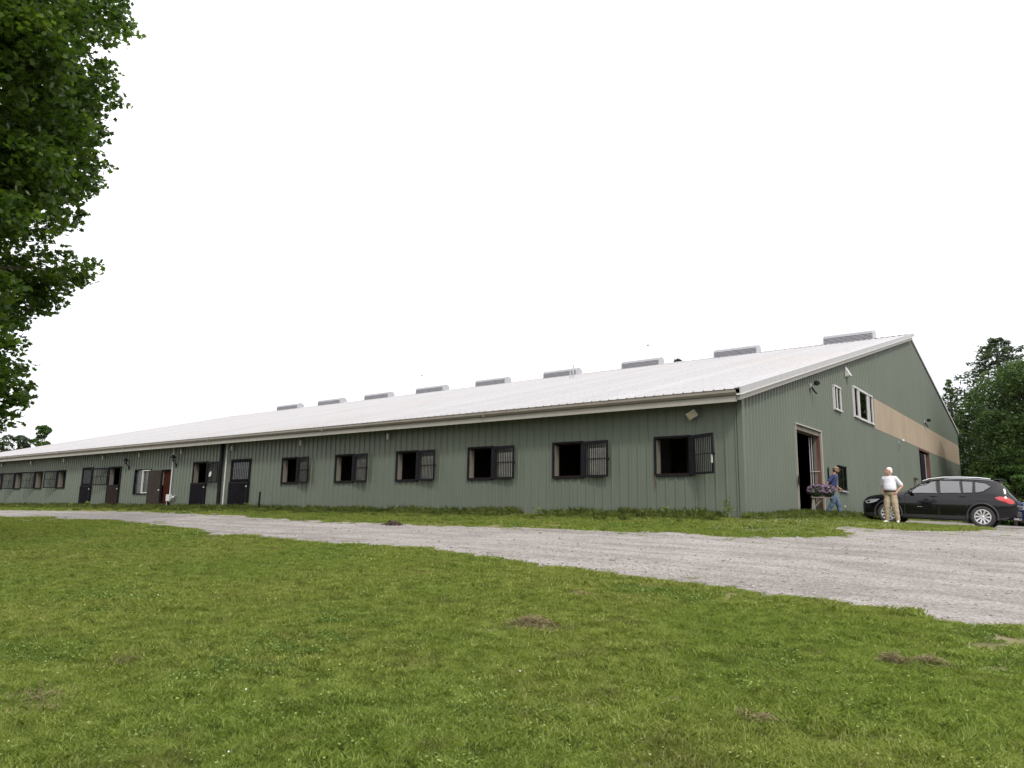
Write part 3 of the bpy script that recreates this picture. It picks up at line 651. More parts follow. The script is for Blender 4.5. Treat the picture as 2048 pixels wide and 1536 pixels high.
def gable_light(y, z, s, label, big=True):
    o = empty('security_light', (.04, y, z), label=label, cat='lamp', group='lights on the gable wall')
    MB().box(0, .05, -.06*s, .06*s, -.1*s, .1*s).tube([(.04, 0, 0), (.25*s, 0, .06*s)], .022*s, 8).build('bracket', STEEL, o)
    MB().lathe([(0, .14*s), (.08*s, .13*s), (.13*s, .05*s), (.13*s, .0)], (.3*s, 0, .06*s), 14).build('housing', BLACK if big else STEEL, o)
    MB().lathe([(.11*s, .0), (.09*s, -.06*s), (0, -.08*s)], (.3*s, 0, .06*s), 12).build('lens', LAMPW if not big else GLASSG, o)
    if big: MB().tube([(.06, 0, -.05), (.12, .1, -.22*s), (.2, .14, -.34*s)], .03, 8).build('sensor', BLACK, o)
gable_light(6.71, 4.78, .85, 'black security light with a hanging sensor above the open barn doorway')
gable_light(21.7, 4.05, .7, 'small white light under the beige band on the green gable', False)
gable_light(29.7, 5.98, .9, 'dark light at the top edge of the beige band above the far doorway')
# pole lights standing behind the barn
for x_, y_, zt, l_ in ((-27.2, 46.6, 17.6, 'thin pale light pole rising behind the roof between two ridge vents'), (-64.1, 50.8, 18.9, 'faint thin light pole far behind the roof further left')):
    o = empty('light_pole', (x_, y_, 0), label=l_, cat='light pole')
    MB().tube([(0, 0, 0), (0, 0, zt-.1)], [.09, .04], 8).build('pole', mat('pale_pole', (.8, .8, .8), .5), o); MB().lathe([(0, .12), (.12, .08), (.16, 0), (0, -.03)], (0, 0, zt-.1), 10).build('lamp_head', VENTM, o)

# black stake by the wall
o = MB().tube([(-22.69, -.55, -.25), (-22.66, -.55, .86)], .045, 8).build('stake', BLACK, label='thin black stake standing in weeds against the green wall', cat='stake')

# ------------------------------------------------------------------ car
def lerp_tab(tab, x):
    xs = [a for a, _ in tab]; return float(np.interp(x, xs, [b_ for _, b_ in tab]))
def smooth_tab(tab, x, wdt=.06):
    return sum(lerp_tab(tab, x+d) for d in (-wdt, -wdt/2, 0, wdt/2, wdt))/5
PAINT = {}
def build_car(name, loc, rz, pitch, paint, sc=1.03, **tags):
    car = empty(name, loc, 0, **tags); car.rotation_euler = (0, pitch, rz); car.scale = (sc,)*3
    top = [(0, .78), (.05, .90), (.2, .97), (.5, 1.03), (.95, 1.085), (1.3, 1.13), (1.62, 1.29), (1.95, 1.49), (2.2, 1.59), (2.6, 1.645), (3.0, 1.665), (3.5, 1.655), (3.95, 1.62), (4.17, 1.59), (4.25, 1.51), (4.37, 1.34), (4.52, 1.12), (4.60, 1.03), (4.65, .95)]
    bot = [(0, .38), (.08, .27), (.3, .22), (.9, .22), (1.3, .25), (3.2, .25), (3.7, .22), (4.3, .30), (4.5, .36), (4.65, .50)]
    wid = [(0, .60), (.04, .70), (.12, .80), (.3, .88), (.7, .925), (1.4, .93), (3.3, .935), (4.0, .93), (4.3, .90), (4.5, .84), (4.6, .77), (4.65, .68)]
    belt = [(0, .66), (.3, .86), (.9, .98), (1.3, 1.03), (4.0, 1.10), (4.4, 1.05), (4.65, .90)]
    W1, W2, WR = .88, 3.70, .425
    NS = 118; NL = 14; NU = 12
    V = []; xs = [4.65*i/NS for i in range(NS+1)]
    info = []
    for x_ in xs:
        zt = smooth_tab(top, x_); zb = min(smooth_tab(belt, x_), zt-.05); W = smooth_tab(wid, x_, .04); z0 = lerp_tab(bot, x_)
        for c in (W1, W2):
            if abs(x_-c) < WR: z0 = max(z0, .36+math.sqrt(WR*WR-(x_-c)**2))
        z0 = min(z0, zb-.02); g_ = min(1, max(0, (zt-zb-.1)/.38)); row = []
        for k in range(NL+1):
            s_ = k/NL; z = z0+(zb-z0)*s_; q = (z-.22)/.85
            f = float(np.interp(q, [0, .12, .35, .62, .80, 1.0], [.93, .965, .99, 1.0, .985, .955]))
            if .78 < q < .80: f += .006
            row.append((W*f, z))
        ws = W*.955*(1-g_)+W*.955*g_; wt = W*(.90*(1-g_)+.735*g_); ztop_side = zb+(zt-zb)*(.86 if g_ > .3 else .6)
        for k in range(1, NU+1):
            t_ = k/NU
            if t_ <= .66: u = t_/.66; row.append((ws+(wt-ws)*u**1.15, zb+(ztop_side-zb)*u))
            else: u = (t_-.66)/.34; a = u*math.pi/2; row.append((wt*(1-u)**.8 if u < 1 else 0, ztop_side+(zt-ztop_side)*math.sin(a)**.7))
        info.append((zt, zb, g_)); V.append(row)
    nrow = NL+NU+1
    parts = {}
    def inpoly(p, poly):
        ins = False; j = len(poly)-1
        for i in range(len(poly)):
            a, b_ = poly[i], poly[j]
            if (a[1] > p[1]) != (b_[1] > p[1]) and p[0] < (b_[0]-a[0])*(p[1]-a[1])/(b_[1]-a[1])+a[0]: ins = not ins
            j = i
        return ins
    PWN = {'w1': [(1.52, 1.07), (1.86, 1.38), (2.05, 1.49), (2.36, 1.535), (2.42, 1.09)], 'w2': [(2.50, 1.095), (2.47, 1.54), (3.02, 1.54), (3.07, 1.53), (3.13, 1.12)], 'w3': [(3.17, 1.12), (3.13, 1.53), (3.35, 1.525), (3.45, 1.52), (3.45, 1.14)], 'w4': [(3.52, 1.145), (3.50, 1.515), (3.80, 1.48), (3.98, 1.36), (3.72, 1.17)]}
    TL = [(4.08, .99), (4.16, 1.04), (4.5, .98), (4.62, .88), (4.62, .80), (4.45, .80), (4.28, .86)]
    HL = [(.08, .66), (.12, .77), (.35, .83), (.5, .83), (.42, .75), (.25, .67)]
    for side in (1, -1):
        for i in range(NS):
            for k in range(nrow-1):
                pts = [(xs[i], *V[i][k]), (xs[i+1], *V[i+1][k]), (xs[i+1], *V[i+1][k+1]), (xs[i], *V[i][k+1])]
                cx = sum(p[0] for p in pts)/4; cy = sum(p[1] for p in pts)/4; cz = sum(p[2] for p in pts)/4
                key = 'body'; frac = (k-NL+.5)/NU
                if k >= NL and frac < .70:
                    for kk, pl in PWN.items():
                        if inpoly((cx, cz), pl): key = None
                if k >= NL and frac >= .70 or (k >= NL and cy < .70):
                    if 1.42 < cx < 2.03 and cy < .66: key = 'windscreen'
                    if 4.19 < cx < 4.48 and cy < .62: key = 'rear_window'
                if key == 'body' and k < NL+2:
                    if 1.42 < cx < 2.44 and .34 < cz: key = 'door1'+str(side)
                    elif 2.46 < cx < 3.30 and .34 < cz and not (abs(cx-W2) < .5 and cz < .9): key = 'door2'+str(side)
                    elif k < NL and cz < .36: key = 'sill'
                if key is None: continue
                q = [(4.65/2-p[0], p[1]*side, p[2]) for p in pts]   # front at +x
                if side > 0: q = q[::-1]
                parts.setdefault(key, []).append(q)
    for k0, x0_ in ((0, 4.65/2), (NS, -4.65/2)):
        r = V[k0]; prof = [(x0_, a, z) for a, z in r]+[(x0_, -a, z) for a, z in r[::-1]]
        parts.setdefault('body', []).append(prof if k0 else prof[::-1])
    P = paint
    PLAST = PAINT.setdefault('plast', mat('black_plastic', (.03, .03, .032), .6, namt=0)); CG = PAINT.setdefault('cg', glass_mat('car_glass', (.45, .52, .50), .16)); TLM = PAINT.setdefault('tl', mat('tail_lens', (.42, .012, .012), .12, coat=1, namt=0)); HLM = PAINT.setdefault('hl', mat('head_lens', (.35, .36, .38), .1, coat=1, namt=0))
    RIM = PAINT.setdefault('rim', mat('alloy', (.62, .62, .64), .3, .5, namt=0)); TYRE = PAINT.setdefault('tyre', mat('rubber', (.035, .034, .034), .8, namt=.2)); CH = PAINT.setdefault('ch', mat('bright_rail', (.7, .7, .74), .22, .8, namt=0)); SEAT = PAINT.setdefault('seat', mat('car_interior', (.06, .055, .05), .8, namt=0))
    nm = {'body': ('body', P), 'windscreen': ('windscreen', CG), 'rear_window': ('rear_window', CG), 'sill': ('sill', PLAST)}
    for key, quads in parts.items():
        n_, mt = nm.get(key) or (('window', CG) if key[0] == 'w' else ('tail_light', TLM) if key[:2] == 'tl' else ('headlight', HLM) if key[:2] == 'hl' else ('door', P))
        bm = bmesh.new()
        for q in quads:
            try: bm.faces.new([bm.verts.new(p) for p in q])
            except ValueError: pass
        bmesh.ops.remove_doubles(bm, verts=bm.verts, dist=.0008)
        bmesh.ops.recalc_face_normals(bm, faces=bm.faces) if key == 'body' else None
        me = bpy.data.meshes.new(n_); bm.to_mesh(me); bm.free()
        for p in me.polygons: p.use_smooth = len(p.vertices) < 6
        o = link_mesh(n_, me, mt, car)
        if n_ == 'door':
            sd = 1 if key[-2:] != '-1' else -1
            xh = 4.65/2-(2.30 if key[4] == '1' else 3.16)
            MB().obox((xh, sd*.925, .985 if key[4] == '1' else 1.01), (.10, 0, .004), (0, .014, 0), (0, 0, .014)).build('door_handle', P, o, bevel=.006)
            xe = 4.65/2-(1.41 if key[4] == '1' else 2.45)
            MB().box(xe-.006, xe+.006, min(sd*.90, sd*.9275), max(sd*.90, sd*.9275), .36, 1.05).build('door_seam', PLAST, o)
            if key[4] == '1': MB().box(4.65/2-1.95, 4.65/2-1.80, min(sd*.90, sd*.930), max(sd*.90, sd*.930), .62, .632).build('badge', CH, o)
    def surf_y(x_, z):
        i = min(NS-1, max(0, int(x_/4.65*NS))); row = V[i]
        for (y0, z0_), (y1, z1_) in zip(row[NL:], row[NL+1:]):
            if z0_ <= z <= z1_: return y0+(y1-y0)*(z-z0_)/max(1e-6, z1_-z0_)
        return row[NL][0]
    for sd in (1, -1):
        for pl in PWN.values():
            ol = []
            for (a, b_) in zip(pl, pl[1:]+pl[:1]):
                for q in range(4): ol.append((a[0]+(b_[0]-a[0])*q/4, a[1]+(b_[1]-a[1])*q/4))
            cx = sum(a for a, _ in ol)/len(ol); cz = sum(b_ for _, b_ in ol)/len(ol)
            P3 = [(4.65/2-a, sd*(surf_y(a, b_)+.004), b_) for a, b_ in ol]; n_ = len(P3)
            m = MB(); m.add([(4.65/2-cx, sd*(surf_y(cx, cz)+.006), cz)]+P3, [((0, i+1, (i+1) % n_+1) if sd < 0 else (0, (i+1) % n_+1, i+1)) for i in range(n_)], True)
            o = m.build('window', CG, car); MB().tube([Vector(p) for p in P3]+[Vector(P3[0]), Vector(P3[1])], .019, 6, False).build('window_seal', PLAST, o)
    # window surround, pillars inside, floor pan, arches
    for sd in (1, -1):
        tr_pts = [(1.42, 1.05), (1.62, 1.20), (1.86, 1.40), (2.10, 1.505), (2.45, 1.56), (3.0, 1.565), (3.5, 1.54), (3.85, 1.50)]
        MB().tube([(4.65/2-a, sd*(.90-(z-1.05)*.40), z+.005) for a, z in tr_pts], .012, 6).build('window_trim', PLAST, car)
        ra = [(1.95, 1.52), (2.15, 1.60), (2.6, 1.665), (3.1, 1.675), (3.6, 1.665), (3.95, 1.625)]
        MB().tube([(4.65/2-a, sd*.665, z) for a, z in ra], .020, 8).build('roof_rail', CH, car, (0, 0, -.018))
        for c in (W1, W2):
            MB().tube([(4.65/2-c+(WR+.012)*math.cos(a), sd*(.925), .36+(WR+.012)*math.sin(a)) for a in [R(-12+i*12) for i in range(18)]], .028, 6).build('arch_trim', PLAST, car)
        tl = MB(); T = [(4.06, 1.0, .893), (4.2, 1.045, .87), (4.42, 1.01, .82), (4.56, .93, .77), (4.60, .84, .76), (4.50, .80, .83), (4.30, .86, .893), (4.14, .93, .905)]
        c_ = (4.65/2-4.36, sd*.925, .935); tl.add([c_]+[(4.65/2-a, sd*(b_+.028), z) for a, z, b_ in T], [((0, i, i % 8+1) if sd < 0 else (0, i % 8+1, i)) for i in range(1, 9)], True); tl.build('tail_light', TLM, car)
        hl = MB(); T = [(.16, .68, .80), (.12, .76, .78), (.30, .825, .865), (.62, .845, .915), (.52, .76, .91), (.34, .69, .885)]
        c_ = (4.65/2-.34, sd*.89, .76); hl.add([c_]+[(4.65/2-a, sd*(b_+.02), z) for a, z, b_ in T], [((0, i, i % 6+1) if sd < 0 else (0, i % 6+1, i)) for i in range(1, 7)], True); hl.build('headlight', HLM, car)
        mo = MB().ell((4.65/2-1.62, sd*1.03, 1.10), (.07, .11, .075)).tube([(4.65/2-1.66, sd*.9, 1.07), (4.65/2-1.62, sd*1.0, 1.08)], .025, 6).build('wing_mirror', P, car)
    MB().box(-1.9, 1.9, -.80, .80, .28, .45).box(-.95, .95, -.78, .78, .2, .3).build('underbody', PLAST, car)
    MB().box(4.65/2-W1-.45, 4.65/2-W1+.45, -.62, .62, .3, .82).box(4.65/2-W2-.45, 4.65/2-W2+.45, -.62, .62, .3, .82).build('wheel_well', PLAST, car)
    for sx, xx in ((1, .30), (1, -.62)):
        for yy in ((-.38, .38) if xx > 0 else (-.4, .4)):
            MB().box(xx-.12, xx+.38, yy-.24, yy+.24, .5, .72).obox((xx-.17, yy, .98), (.07, 0, -.02), (0, .23, 0), (.07, 0, .33)).obox((xx-.26, yy, 1.40), (.05, 0, 0), (0, .13, 0), (0, 0, .09)).build('seat', SEAT, car, bevel=.03)
    MB().box(.85, 1.05, -.75, .75, .5, 1.0).build('dashboard', SEAT, car)
    MB().tube([(.62+.0*k+.08*math.cos(k*.785), .38+.18*math.sin(k*.785), .98+.16*math.cos(k*.785)) for k in range(9)], .014, 6).build('steering_wheel', SEAT, car)
    sp = MB(); sp.obox((-1.84, 0, 1.60), (.14, 0, -.02), (0, .62, 0), (0, 0, .014)); sp.build('spoiler', P, car, bevel=.01)
    MB().box(-2.335, -2.29, -.30, .30, .62, .75).build('plate_recess', PLAST, car); MB().box(-2.35, -2.25, -.70, .70, .40, .58).build('rear_bumper', PLAST, car, bevel=.03)
    MB().tube([(-2.2, .55, .34), (-2.34, .55, .34)], .045, 10).tube([(-2.2, -.55, .34), (-2.34, -.55, .34)], .045, 10).build('exhaust', CH, car)
    for sd in (-1, 1): MB().box(2.30, 2.335, min(sd*.03, sd*.27), max(sd*.03, sd*.27), .52, .70).build('grille', PLAST, car, bevel=.01)
    wh = MB(); wh.lathe([(.245, -.10), (.30, -.115), (.345, -.10), (.362, -.06), (.362, .06), (.345, .10), (.30, .115), (.245, .10)], n=36, axis='y')
    wm = wh.mesh('wheel'); wm.materials.append(TYRE)
    rm = MB(); rm.lathe([(.215, -.09), (.246, -.098), (.25, -.085), (.25, .1), (.215, .1)], n=32, axis='y')
    for k in range(10):
        a = k*2*math.pi/10; d = Vector((math.cos(a), 0, math.sin(a))); n_ = Vector((-math.sin(a), 0, math.cos(a)))
        c1, c2 = d*.03, d*.225
        v = [c1+n_*.014+Vector((0, -.07, 0)), c1-n_*.014+Vector((0, -.07, 0)), c2-n_*.030+Vector((0, -.09, 0)), c2+n_*.030+Vector((0, -.09, 0))]
        v += [p+Vector((0, .035, 0)) for p in v]; rm.add(v, [(0, 1, 2, 3), (4, 7, 6, 5), (0, 4, 5, 1), (1, 5, 6, 2), (2, 6, 7, 3), (3, 7, 4, 0)])
    rm.lathe([(0, -.085), (.035, -.082), (.04, -.06)], n=16, axis='y'); rmm = rm.mesh('rim'); rmm.materials.append(RIM)
    dk = MB(); dk.lathe([(0, -.01), (.22, -.01)], n=20, axis='y'); dkm = dk.mesh('brake_disc'); dkm.materials.append(SEAT)
    for c in (W1, W2):
        for sd in (1, -1):
            o = link_mesh('wheel', wm, None, car, (4.65/2-c, sd*.80, .362)); o.rotation_euler = (0, random.uniform(0, 1), math.pi if sd > 0 else 0)
            link_mesh('rim', rmm, None, o); link_mesh('brake_disc', dkm, None, o)
    return car
BLKP = mat('black_car_paint', (.004, .004, .006), .07, spec=.5, namt=0); BLUP = mat('blue_car_paint', (.010, .020, .07), .07, spec=.6, namt=0)
build_car('parked_car', (3.30, 10.25, -.122), math.pi, -.0, BLKP, 1.035, label='black SUV with silver roof rails parked nose to the gable', cat='car').rotation_euler = (0, R(-1.95), math.pi)
build_car('parked_car', (7.75, 13.4, -.28), math.pi, 0, BLUP, 1.03, label='dark blue car at the right edge behind the black car', cat='car').rotation_euler = (0, R(-1.95), math.pi)

# ------------------------------------------------------------------ people
def remeshed(mb, name, mt, parent, vox=.01, smooth=3):
    o = mb.build(name, mt, parent)
    m = o.modifiers.new('r', 'REMESH'); m.mode = 'VOXEL'; m.voxel_size = vox; m.use_smooth_shade = True
    s = o.modifiers.new('s', 'SMOOTH'); s.iterations = smooth; s.factor = .5
    p = o.parent; bake(o); o.data.materials.clear(); o.data.materials.append(mt)
    o.data.polygons.foreach_set('use_smooth', [True]*len(o.data.polygons)); return o
def V3(*a): return Vector(a)
def build_hand(m, wrist, fwd, palmn, side, curl=.5, s=1.):
    """palm, four unequal curled fingers, a thumb from the side of the palm"""
    f = fwd.normalized(); n = (palmn-f*palmn.dot(f)).normalized(); r = f.cross(n)*side
    pc = wrist+f*.05*s
    m.cap(wrist+f*.01, wrist+f*.075*s+r*.022*s, .025*s, .022*s, 10); m.cap(wrist+f*.01, wrist+f*.075*s-r*.022*s, .025*s, .020*s, 10)
    for i, (o_, ln) in enumerate(((.030, .070), (.010, .080), (-.010, .074), (-.030, .058))):
        p = wrist+f*.085*s+r*o_*s; d = f; 
        for j, k in enumerate((.45, .32, .23)):
            a = curl*(j+.6)*.55; d = (f*math.cos(a)+n*math.sin(a)).normalized(); q = p+d*ln*k*s*1.0; m.cap(p, q, (.0095-.001*j)*s, (.009-.001*j)*s, 8); p = q
    p = wrist+f*.025*s+r*.028*s; q = p+(f*.6+r*.7+n*.3).normalized()*.038*s; m.cap(p, q, .012*s, .010*s, 8); m.cap(q, q+(f*.9+r*.15+n*.4).normalized()*.032*s, .010*s, .008*s, 8)
def person(loc, rz, J, head_yaw, look, scale=1., **tags):
    """local: x forward, y left, z up"""
    root = empty('person', loc, rz, **tags); root.scale = (scale,)*3
    SK = look['skin']; b_ = MB()
    pel, ch, nk = J['pelvis'], J['chest'], J['neck']
    hd = J['head']; yaw = Matrix.Rotation(head_yaw, 3, 'Z') @ Matrix.Rotation(look.get('nod', 0), 3, 'Y')
    H = lambda x_, y_, z_: hd+yaw @ V3(x_, y_, z_)
    # body, one continuous surface
    b_.ell(hd+yaw @ V3(-.012, 0, .035), (.104, .083, .098), 16, 12, yaw); b_.ell(hd+yaw @ V3(.022, 0, -.03), (.072, .062, .078), 14, 10, yaw); b_.ell(H(.052, 0, -.082), (.030, .034, .026), 12, 8, yaw)
    b_.cap(H(.082, 0, .028), H(.108, 0, -.018), .011, .015, 8); b_.ell(H(.078, 0, -.052), (.018, .026, .011), 10, 6, yaw); b_.ell(H(.068, 0, .045), (.026, .058, .012), 10, 6, yaw)
    for s_ in (1, -1): b_.ell(H(-.005, s_*.080, -.002), (.024, .012, .034), 10, 8, yaw); b_.ell(H(.058, s_*.036, -.022), (.022, .022, .026), 8, 6, yaw)
    b_.cap(hd+yaw @ V3(-.02, 0, -.05), nk, .058, .062); b_.cap(nk, ch, .065, .12); b_.ell(ch, (.115, .165, .16), 16, 10); b_.ell((ch+pel)/2, (.11, .145, .17), 16, 10); b_.ell(pel, (.115, .16, .13), 16, 10)
    for s_, S in ((1, 'L'), (-1, 'R')):
        sh, el, wr = J['sh'+S], J['el'+S], J['wr'+S]; hip, kn, an = J['hip'+S], J['kn'+S], J['an'+S]
        b_.cap(ch+V3(0, s_*.08, .08), sh, .07, .058); b_.cap(sh, el, .052, .040); b_.cap(el, wr, .041, .026)
        build_hand(b_, wr, J['hd'+S], J['pn'+S], J.get('sg'+S, s_), J.get('curl'+S, .6))
        b_.cap(hip, kn, .085, .055); b_.cap(kn, an, .056, .036); b_.cap(an, an+J['ft'+S].normalized()*.10+V3(0, 0, -.065), .030, .020)
    body = remeshed(b_, 'body', SK, root, .0075, 2)
    ey = MB(); 
    for s_ in (1, -1): ey.ell(H(.083, s_*.032, .024), (.008, .013, .008), 8, 6, yaw)
    ey.build('eyes', look['eye'], root)
    # shirt
    s = MB(); st_ = look.get('stout', 0)
    up = (nk-pel); LV = [(-.04, .120, .155, .01), (.0, .134+st_, .174+st_*.5, .012), (.12, .148+st_*1.2, .188+st_*.6, .02), (.35, .148+st_, .186+st_*.5, .018), (.60, .142+st_*.3, .188, .008), (.78, .130, .180, 0), (.88, .105, .150, 0), (.96, .078, .092, 0), (.99, .06, .06, 0)]
    vv = []; nn_ = 24
    for (f, rx, ry, ox) in LV:
        base_ = pel+V3(0, 0, .05) ; c0 = base_.lerp(ch, f/.62) if f < .62 else ch.lerp(nk, (f-.62)/.38)
        for k in range(nn_): a = k*2*math.pi/nn_; vv.append(c0+V3(ox+rx*math.cos(a), ry*math.sin(a), 0))
    ff = [(i*nn_+k, i*nn_+(k+1) % nn_, (i+1)*nn_+(k+1) % nn_, (i+1)*nn_+k) for i in range(len(LV)-1) for k in range(nn_)]
    s.add(vv, ff+[list(range(nn_))[::-1], [(len(LV)-1)*nn_+k for k in range(nn_)]], True)
    for s_, S in ((1, 'L'), (-1, 'R')):
        sh, el = J['sh'+S], J['el'+S]; s.cap(nk+V3(0, s_*.03, -.05), sh+V3(0, 0, .004), .058, .060); s.cap(ch+V3(0, s_*.08, .0), sh+V3(0, 0, -.01), .095, .062); d = (el-sh); e = sh+d*.80; s.cap(sh, e, .061, .066)
    so = remeshed(s, 'shirt', look['shirt'], root, .011, 3)
    # trousers
    p = MB(); p.ell(pel+V3(0, 0, -.02), (.128+st_*.5, .172+st_*.3, .115), 18, 10)
    for S in 'LR':
        hip, kn, an = J['hip'+S], J['kn'+S], J['an'+S]; lw = look.get('loose', 1.)
        p.cap(hip, kn, .100, .078*lw); 
        for q in range(5):
            a = kn.lerp(an+V3(0, 0, .0), q/5); c = kn.lerp(an, (q+1)/5); w_ = .076*lw-.006*q+(.005 if q % 2 else 0); p.cap(a, c, w_, w_-.004, 10)
        p.cap(kn+(hip-kn)*.25, kn+(hip-kn)*.45, .082*lw, .086*lw)
    remeshed(p, 'trousers', look['trousers'], root, .011, 2)
    bl = MB(); bl.lathe([(1, -.018), (1.03, -.018), (1.03, .018), (1, .018)], n=28); bl.v = [(v[0]*(.137+st_*.9)+.008+st_*.3, v[1]*(.176+st_*.4), v[2]) for v in bl.v]
    if look.get('belt'): bl.build('belt', look['belt'], root, tuple(pel+V3(0, 0, .045)))
    for s_, S in ((1, 'L'), (-1, 'R')):
        an, ft = J['an'+S], J['ft'+S].normalized(); k = MB(); k.ell(an+V3(0, 0, -.040), (.056, .050, .056), 12, 8); k.cap(an+V3(0, 0, -.055), an+ft*.15+V3(0, 0, -.066), .046, .038); k.cap(an-ft*.04+V3(0, 0, -.07), an+ft*.17+V3(0, 0, -.078), .032, .030)
        remeshed(k, 'shoe', look['shoe'], root, .009, 2)
    return root, H, yaw, hd
SKIN1 = mat('skin_pale', (.48, .26, .19), .55, namt=.1, nscale=20); SKIN2 = mat('skin_tan', (.30, .15, .095), .55, namt=.1, nscale=20); EYE = mat('eye_dark', (.03, .025, .02), .3, namt=0)
def shirt_print():
    m = mat('white_tee', (.62, .62, .66), .9, namt=0, bump=.35, bscale=14); t = m.node_tree; b = t.nodes['Principled BSDF']; L = t.links.new
    tc = t.nodes.new('ShaderNodeTexCoord'); mp = t.nodes.new('ShaderNodeMapping'); mp.inputs['Location'].default_value = (0, 0, -1.335); L(tc.outputs['Object'], mp.inputs[0])
    mp2 = t.nodes.new('ShaderNodeMapping'); mp2.inputs['Scale'].default_value = (0, 13, 16); L(mp.outputs[0], mp2.inputs[0])
    ln = t.nodes.new('ShaderNodeVectorMath'); ln.operation = 'LENGTH'; L(mp2.outputs[0], ln.inputs[0])
    cr = t.nodes.new('ShaderNodeValToRGB'); e = cr.color_ramp.elements; e[0].position = 0; e[0].color = (.45, .45, .45, 1); e[1].position = 1; e[1].color = (0, 0, 0, 1)
    for p_, c_ in ((.45, .1), (.55, .05), (.74, .1), (.8, .75), (.95, .7)): q = e.new(p_); q.color = (c_,)*3+(1,)
    L(ln.outputs['Value'], cr.inputs[0])
    n = t.nodes.new('ShaderNodeTexNoise'); n.inputs['Scale'].default_value = 45; L(tc.outputs['Object'], n.inputs[0])
    mr = t.nodes.new('ShaderNodeMapRange'); mr.inputs[1].default_value = .42; mr.inputs[2].default_value = .55; L(n.outputs[0], mr.inputs[0])
    mu = t.nodes.new('ShaderNodeMath'); mu.operation = 'MULTIPLY'; L(cr.outputs[0], mu.inputs[0]); L(mr.outputs[0], mu.inputs[1])
    sx = t.nodes.new('ShaderNodeSeparateXYZ'); L(tc.outputs['Object'], sx.inputs[0]); gt = t.nodes.new('ShaderNodeMath'); gt.operation = 'GREATER_THAN'; gt.inputs[1].default_value = .04; L(sx.outputs[0], gt.inputs[0])
    m3 = t.nodes.new('ShaderNodeMath'); m3.operation = 'MULTIPLY'; L(mu.outputs[0], m3.inputs[0]); L(gt.outputs[0], m3.inputs[1])
    mx = t.nodes.new('ShaderNodeMix'); mx.data_type = 'RGBA'; mx.inputs[6].default_value = (.62, .62, .66, 1); mx.inputs[7].default_value = (.22, .22, .26, 1); L(m3.outputs[0], mx.inputs[0]); L(mx.outputs[2], b.inputs['Base Color'])
    return m
JW = dict(pelvis=V3(0, 0, .97), chest=V3(-.01, 0, 1.32), neck=V3(-.005, 0, 1.50), head=V3(.03, 0, 1.64),
          shL=V3(-.01, .185, 1.425), elL=V3(-.11, .33, 1.17), wrL=V3(.02, .22, .99), hdL=V3(.5, -.35, -.55), pnL=V3(-.2, -1, 0), curlL=.7,
          shR=V3(-.01, -.185, 1.425), elR=V3(-.11, -.27, 1.17), wrR=V3(-.02, -.23, .98), hdR=V3(.35, .2, -.8), pnR=V3(0, 1, 0), curlR=.7,
          hipL=V3(0, .09, .92), knL=V3(.03, .13, .50), anL=V3(-.01, .17, .10), ftL=V3(1, .3, 0), hipR=V3(0, -.09, .92), knR=V3(.03, -.12, .50), anR=V3(0, -.15, .10), ftR=V3(1, -.25, 0))
root, H, yaw, hd = person((2.56, 6.13, G(2.56, 6.13)+.04), R(-98), JW, R(-42), dict(skin=SKIN1, eye=EYE, shirt=shirt_print(), trousers=mat('khaki_cloth', (.36, .29, .20), .9, namt=.2, nscale=12, bump=.5, bscale=20), belt=mat('leather', (.03, .02, .014), .5, namt=0), shoe=mat('white_trainer', (.58, .57, .55), .6, namt=.2, nscale=15), stout=.02, loose=1.25), 1.01, label='white haired man in white t-shirt and khaki trousers, hands on hips', cat='person')
hr = MB(); hr.ell(hd+yaw @ V3(-.022, 0, .050), (.104, .087, .090), 16, 10, yaw); hr.ell(hd+yaw @ V3(-.052, 0, -.012), (.064, .080, .070), 14, 8, yaw)
remeshed(hr, 'hair', mat('white_hair', (.66, .63, .58), .9, namt=.15, nscale=40, bump=.5, bscale=60), root, .008, 1)
JB = dict(pelvis=V3(0, 0, .95), chest=V3(.07, 0, 1.29), neck=V3(.12, 0, 1.46), head=V3(.19, 0, 1.595),
          shL=V3(.09, .19, 1.39), elL=V3(.12, .25, 1.12), wrL=V3(.30, .21, .98), hdL=V3(.7, -.1, -.6), pnL=V3(-.4, -1, 0), curlL=.9,
          shR=V3(.05, -.19, 1.39), elR=V3(-.14, -.26, 1.17), wrR=V3(-.26, -.26, .99), hdR=V3(-.3, 0, -1), pnR=V3(0, 1, 0), curlR=1.2,
          hipL=V3(0, .09, .90), knL=V3(.20, .10, .50), anL=V3(.27, .10, .11), ftL=V3(1, 0, -.1), hipR=V3(0, -.09, .90), knR=V3(.02, -.10, .48), anR=V3(-.19, -.10, .12), ftR=V3(1, 0, 0))
BX, BY_ = .55, 6.83
rootb, H, yaw, hd = person((BX, BY_, G(BX, BY_)+.03), R(24), JB, R(-14), dict(skin=SKIN2, eye=EYE, shirt=mat('navy_tee', (.022, .035, .11), .9, namt=.2, nscale=8, bump=.4, bscale=14), trousers=mat('denim', (.075, .115, .175), .9, namt=.45, nscale=7, bump=.5, bscale=16), shoe=mat('dark_boot', (.03, .027, .025), .7, namt=0), loose=1.18, nod=R(6)), .99, label='bearded man in a camouflage cap, navy shirt and jeans stepping away from the flowers', cat='person')
cp = MB(); cp.ell(hd+yaw @ V3(-.014, 0, .066), (.108, .089, .078), 16, 10, yaw); cpo = remeshed(cp, 'cap', mat('camo_cloth', (.26, .20, .13), .9, nscale=22, namt=.5, col2=(.09, .08, .05), thr=(.48, .54)), rootb, .008, 1)
br = MB(); 
pts = []
for k in range(9):
    a = R(-60+15*k); pts.append((hd+yaw @ V3(.085*math.cos(a)*1.0, .078*math.sin(a), .062), hd+yaw @ V3(.085*math.cos(a)+.085*max(0, math.cos(a))**.7, .070*math.sin(a), .048)))
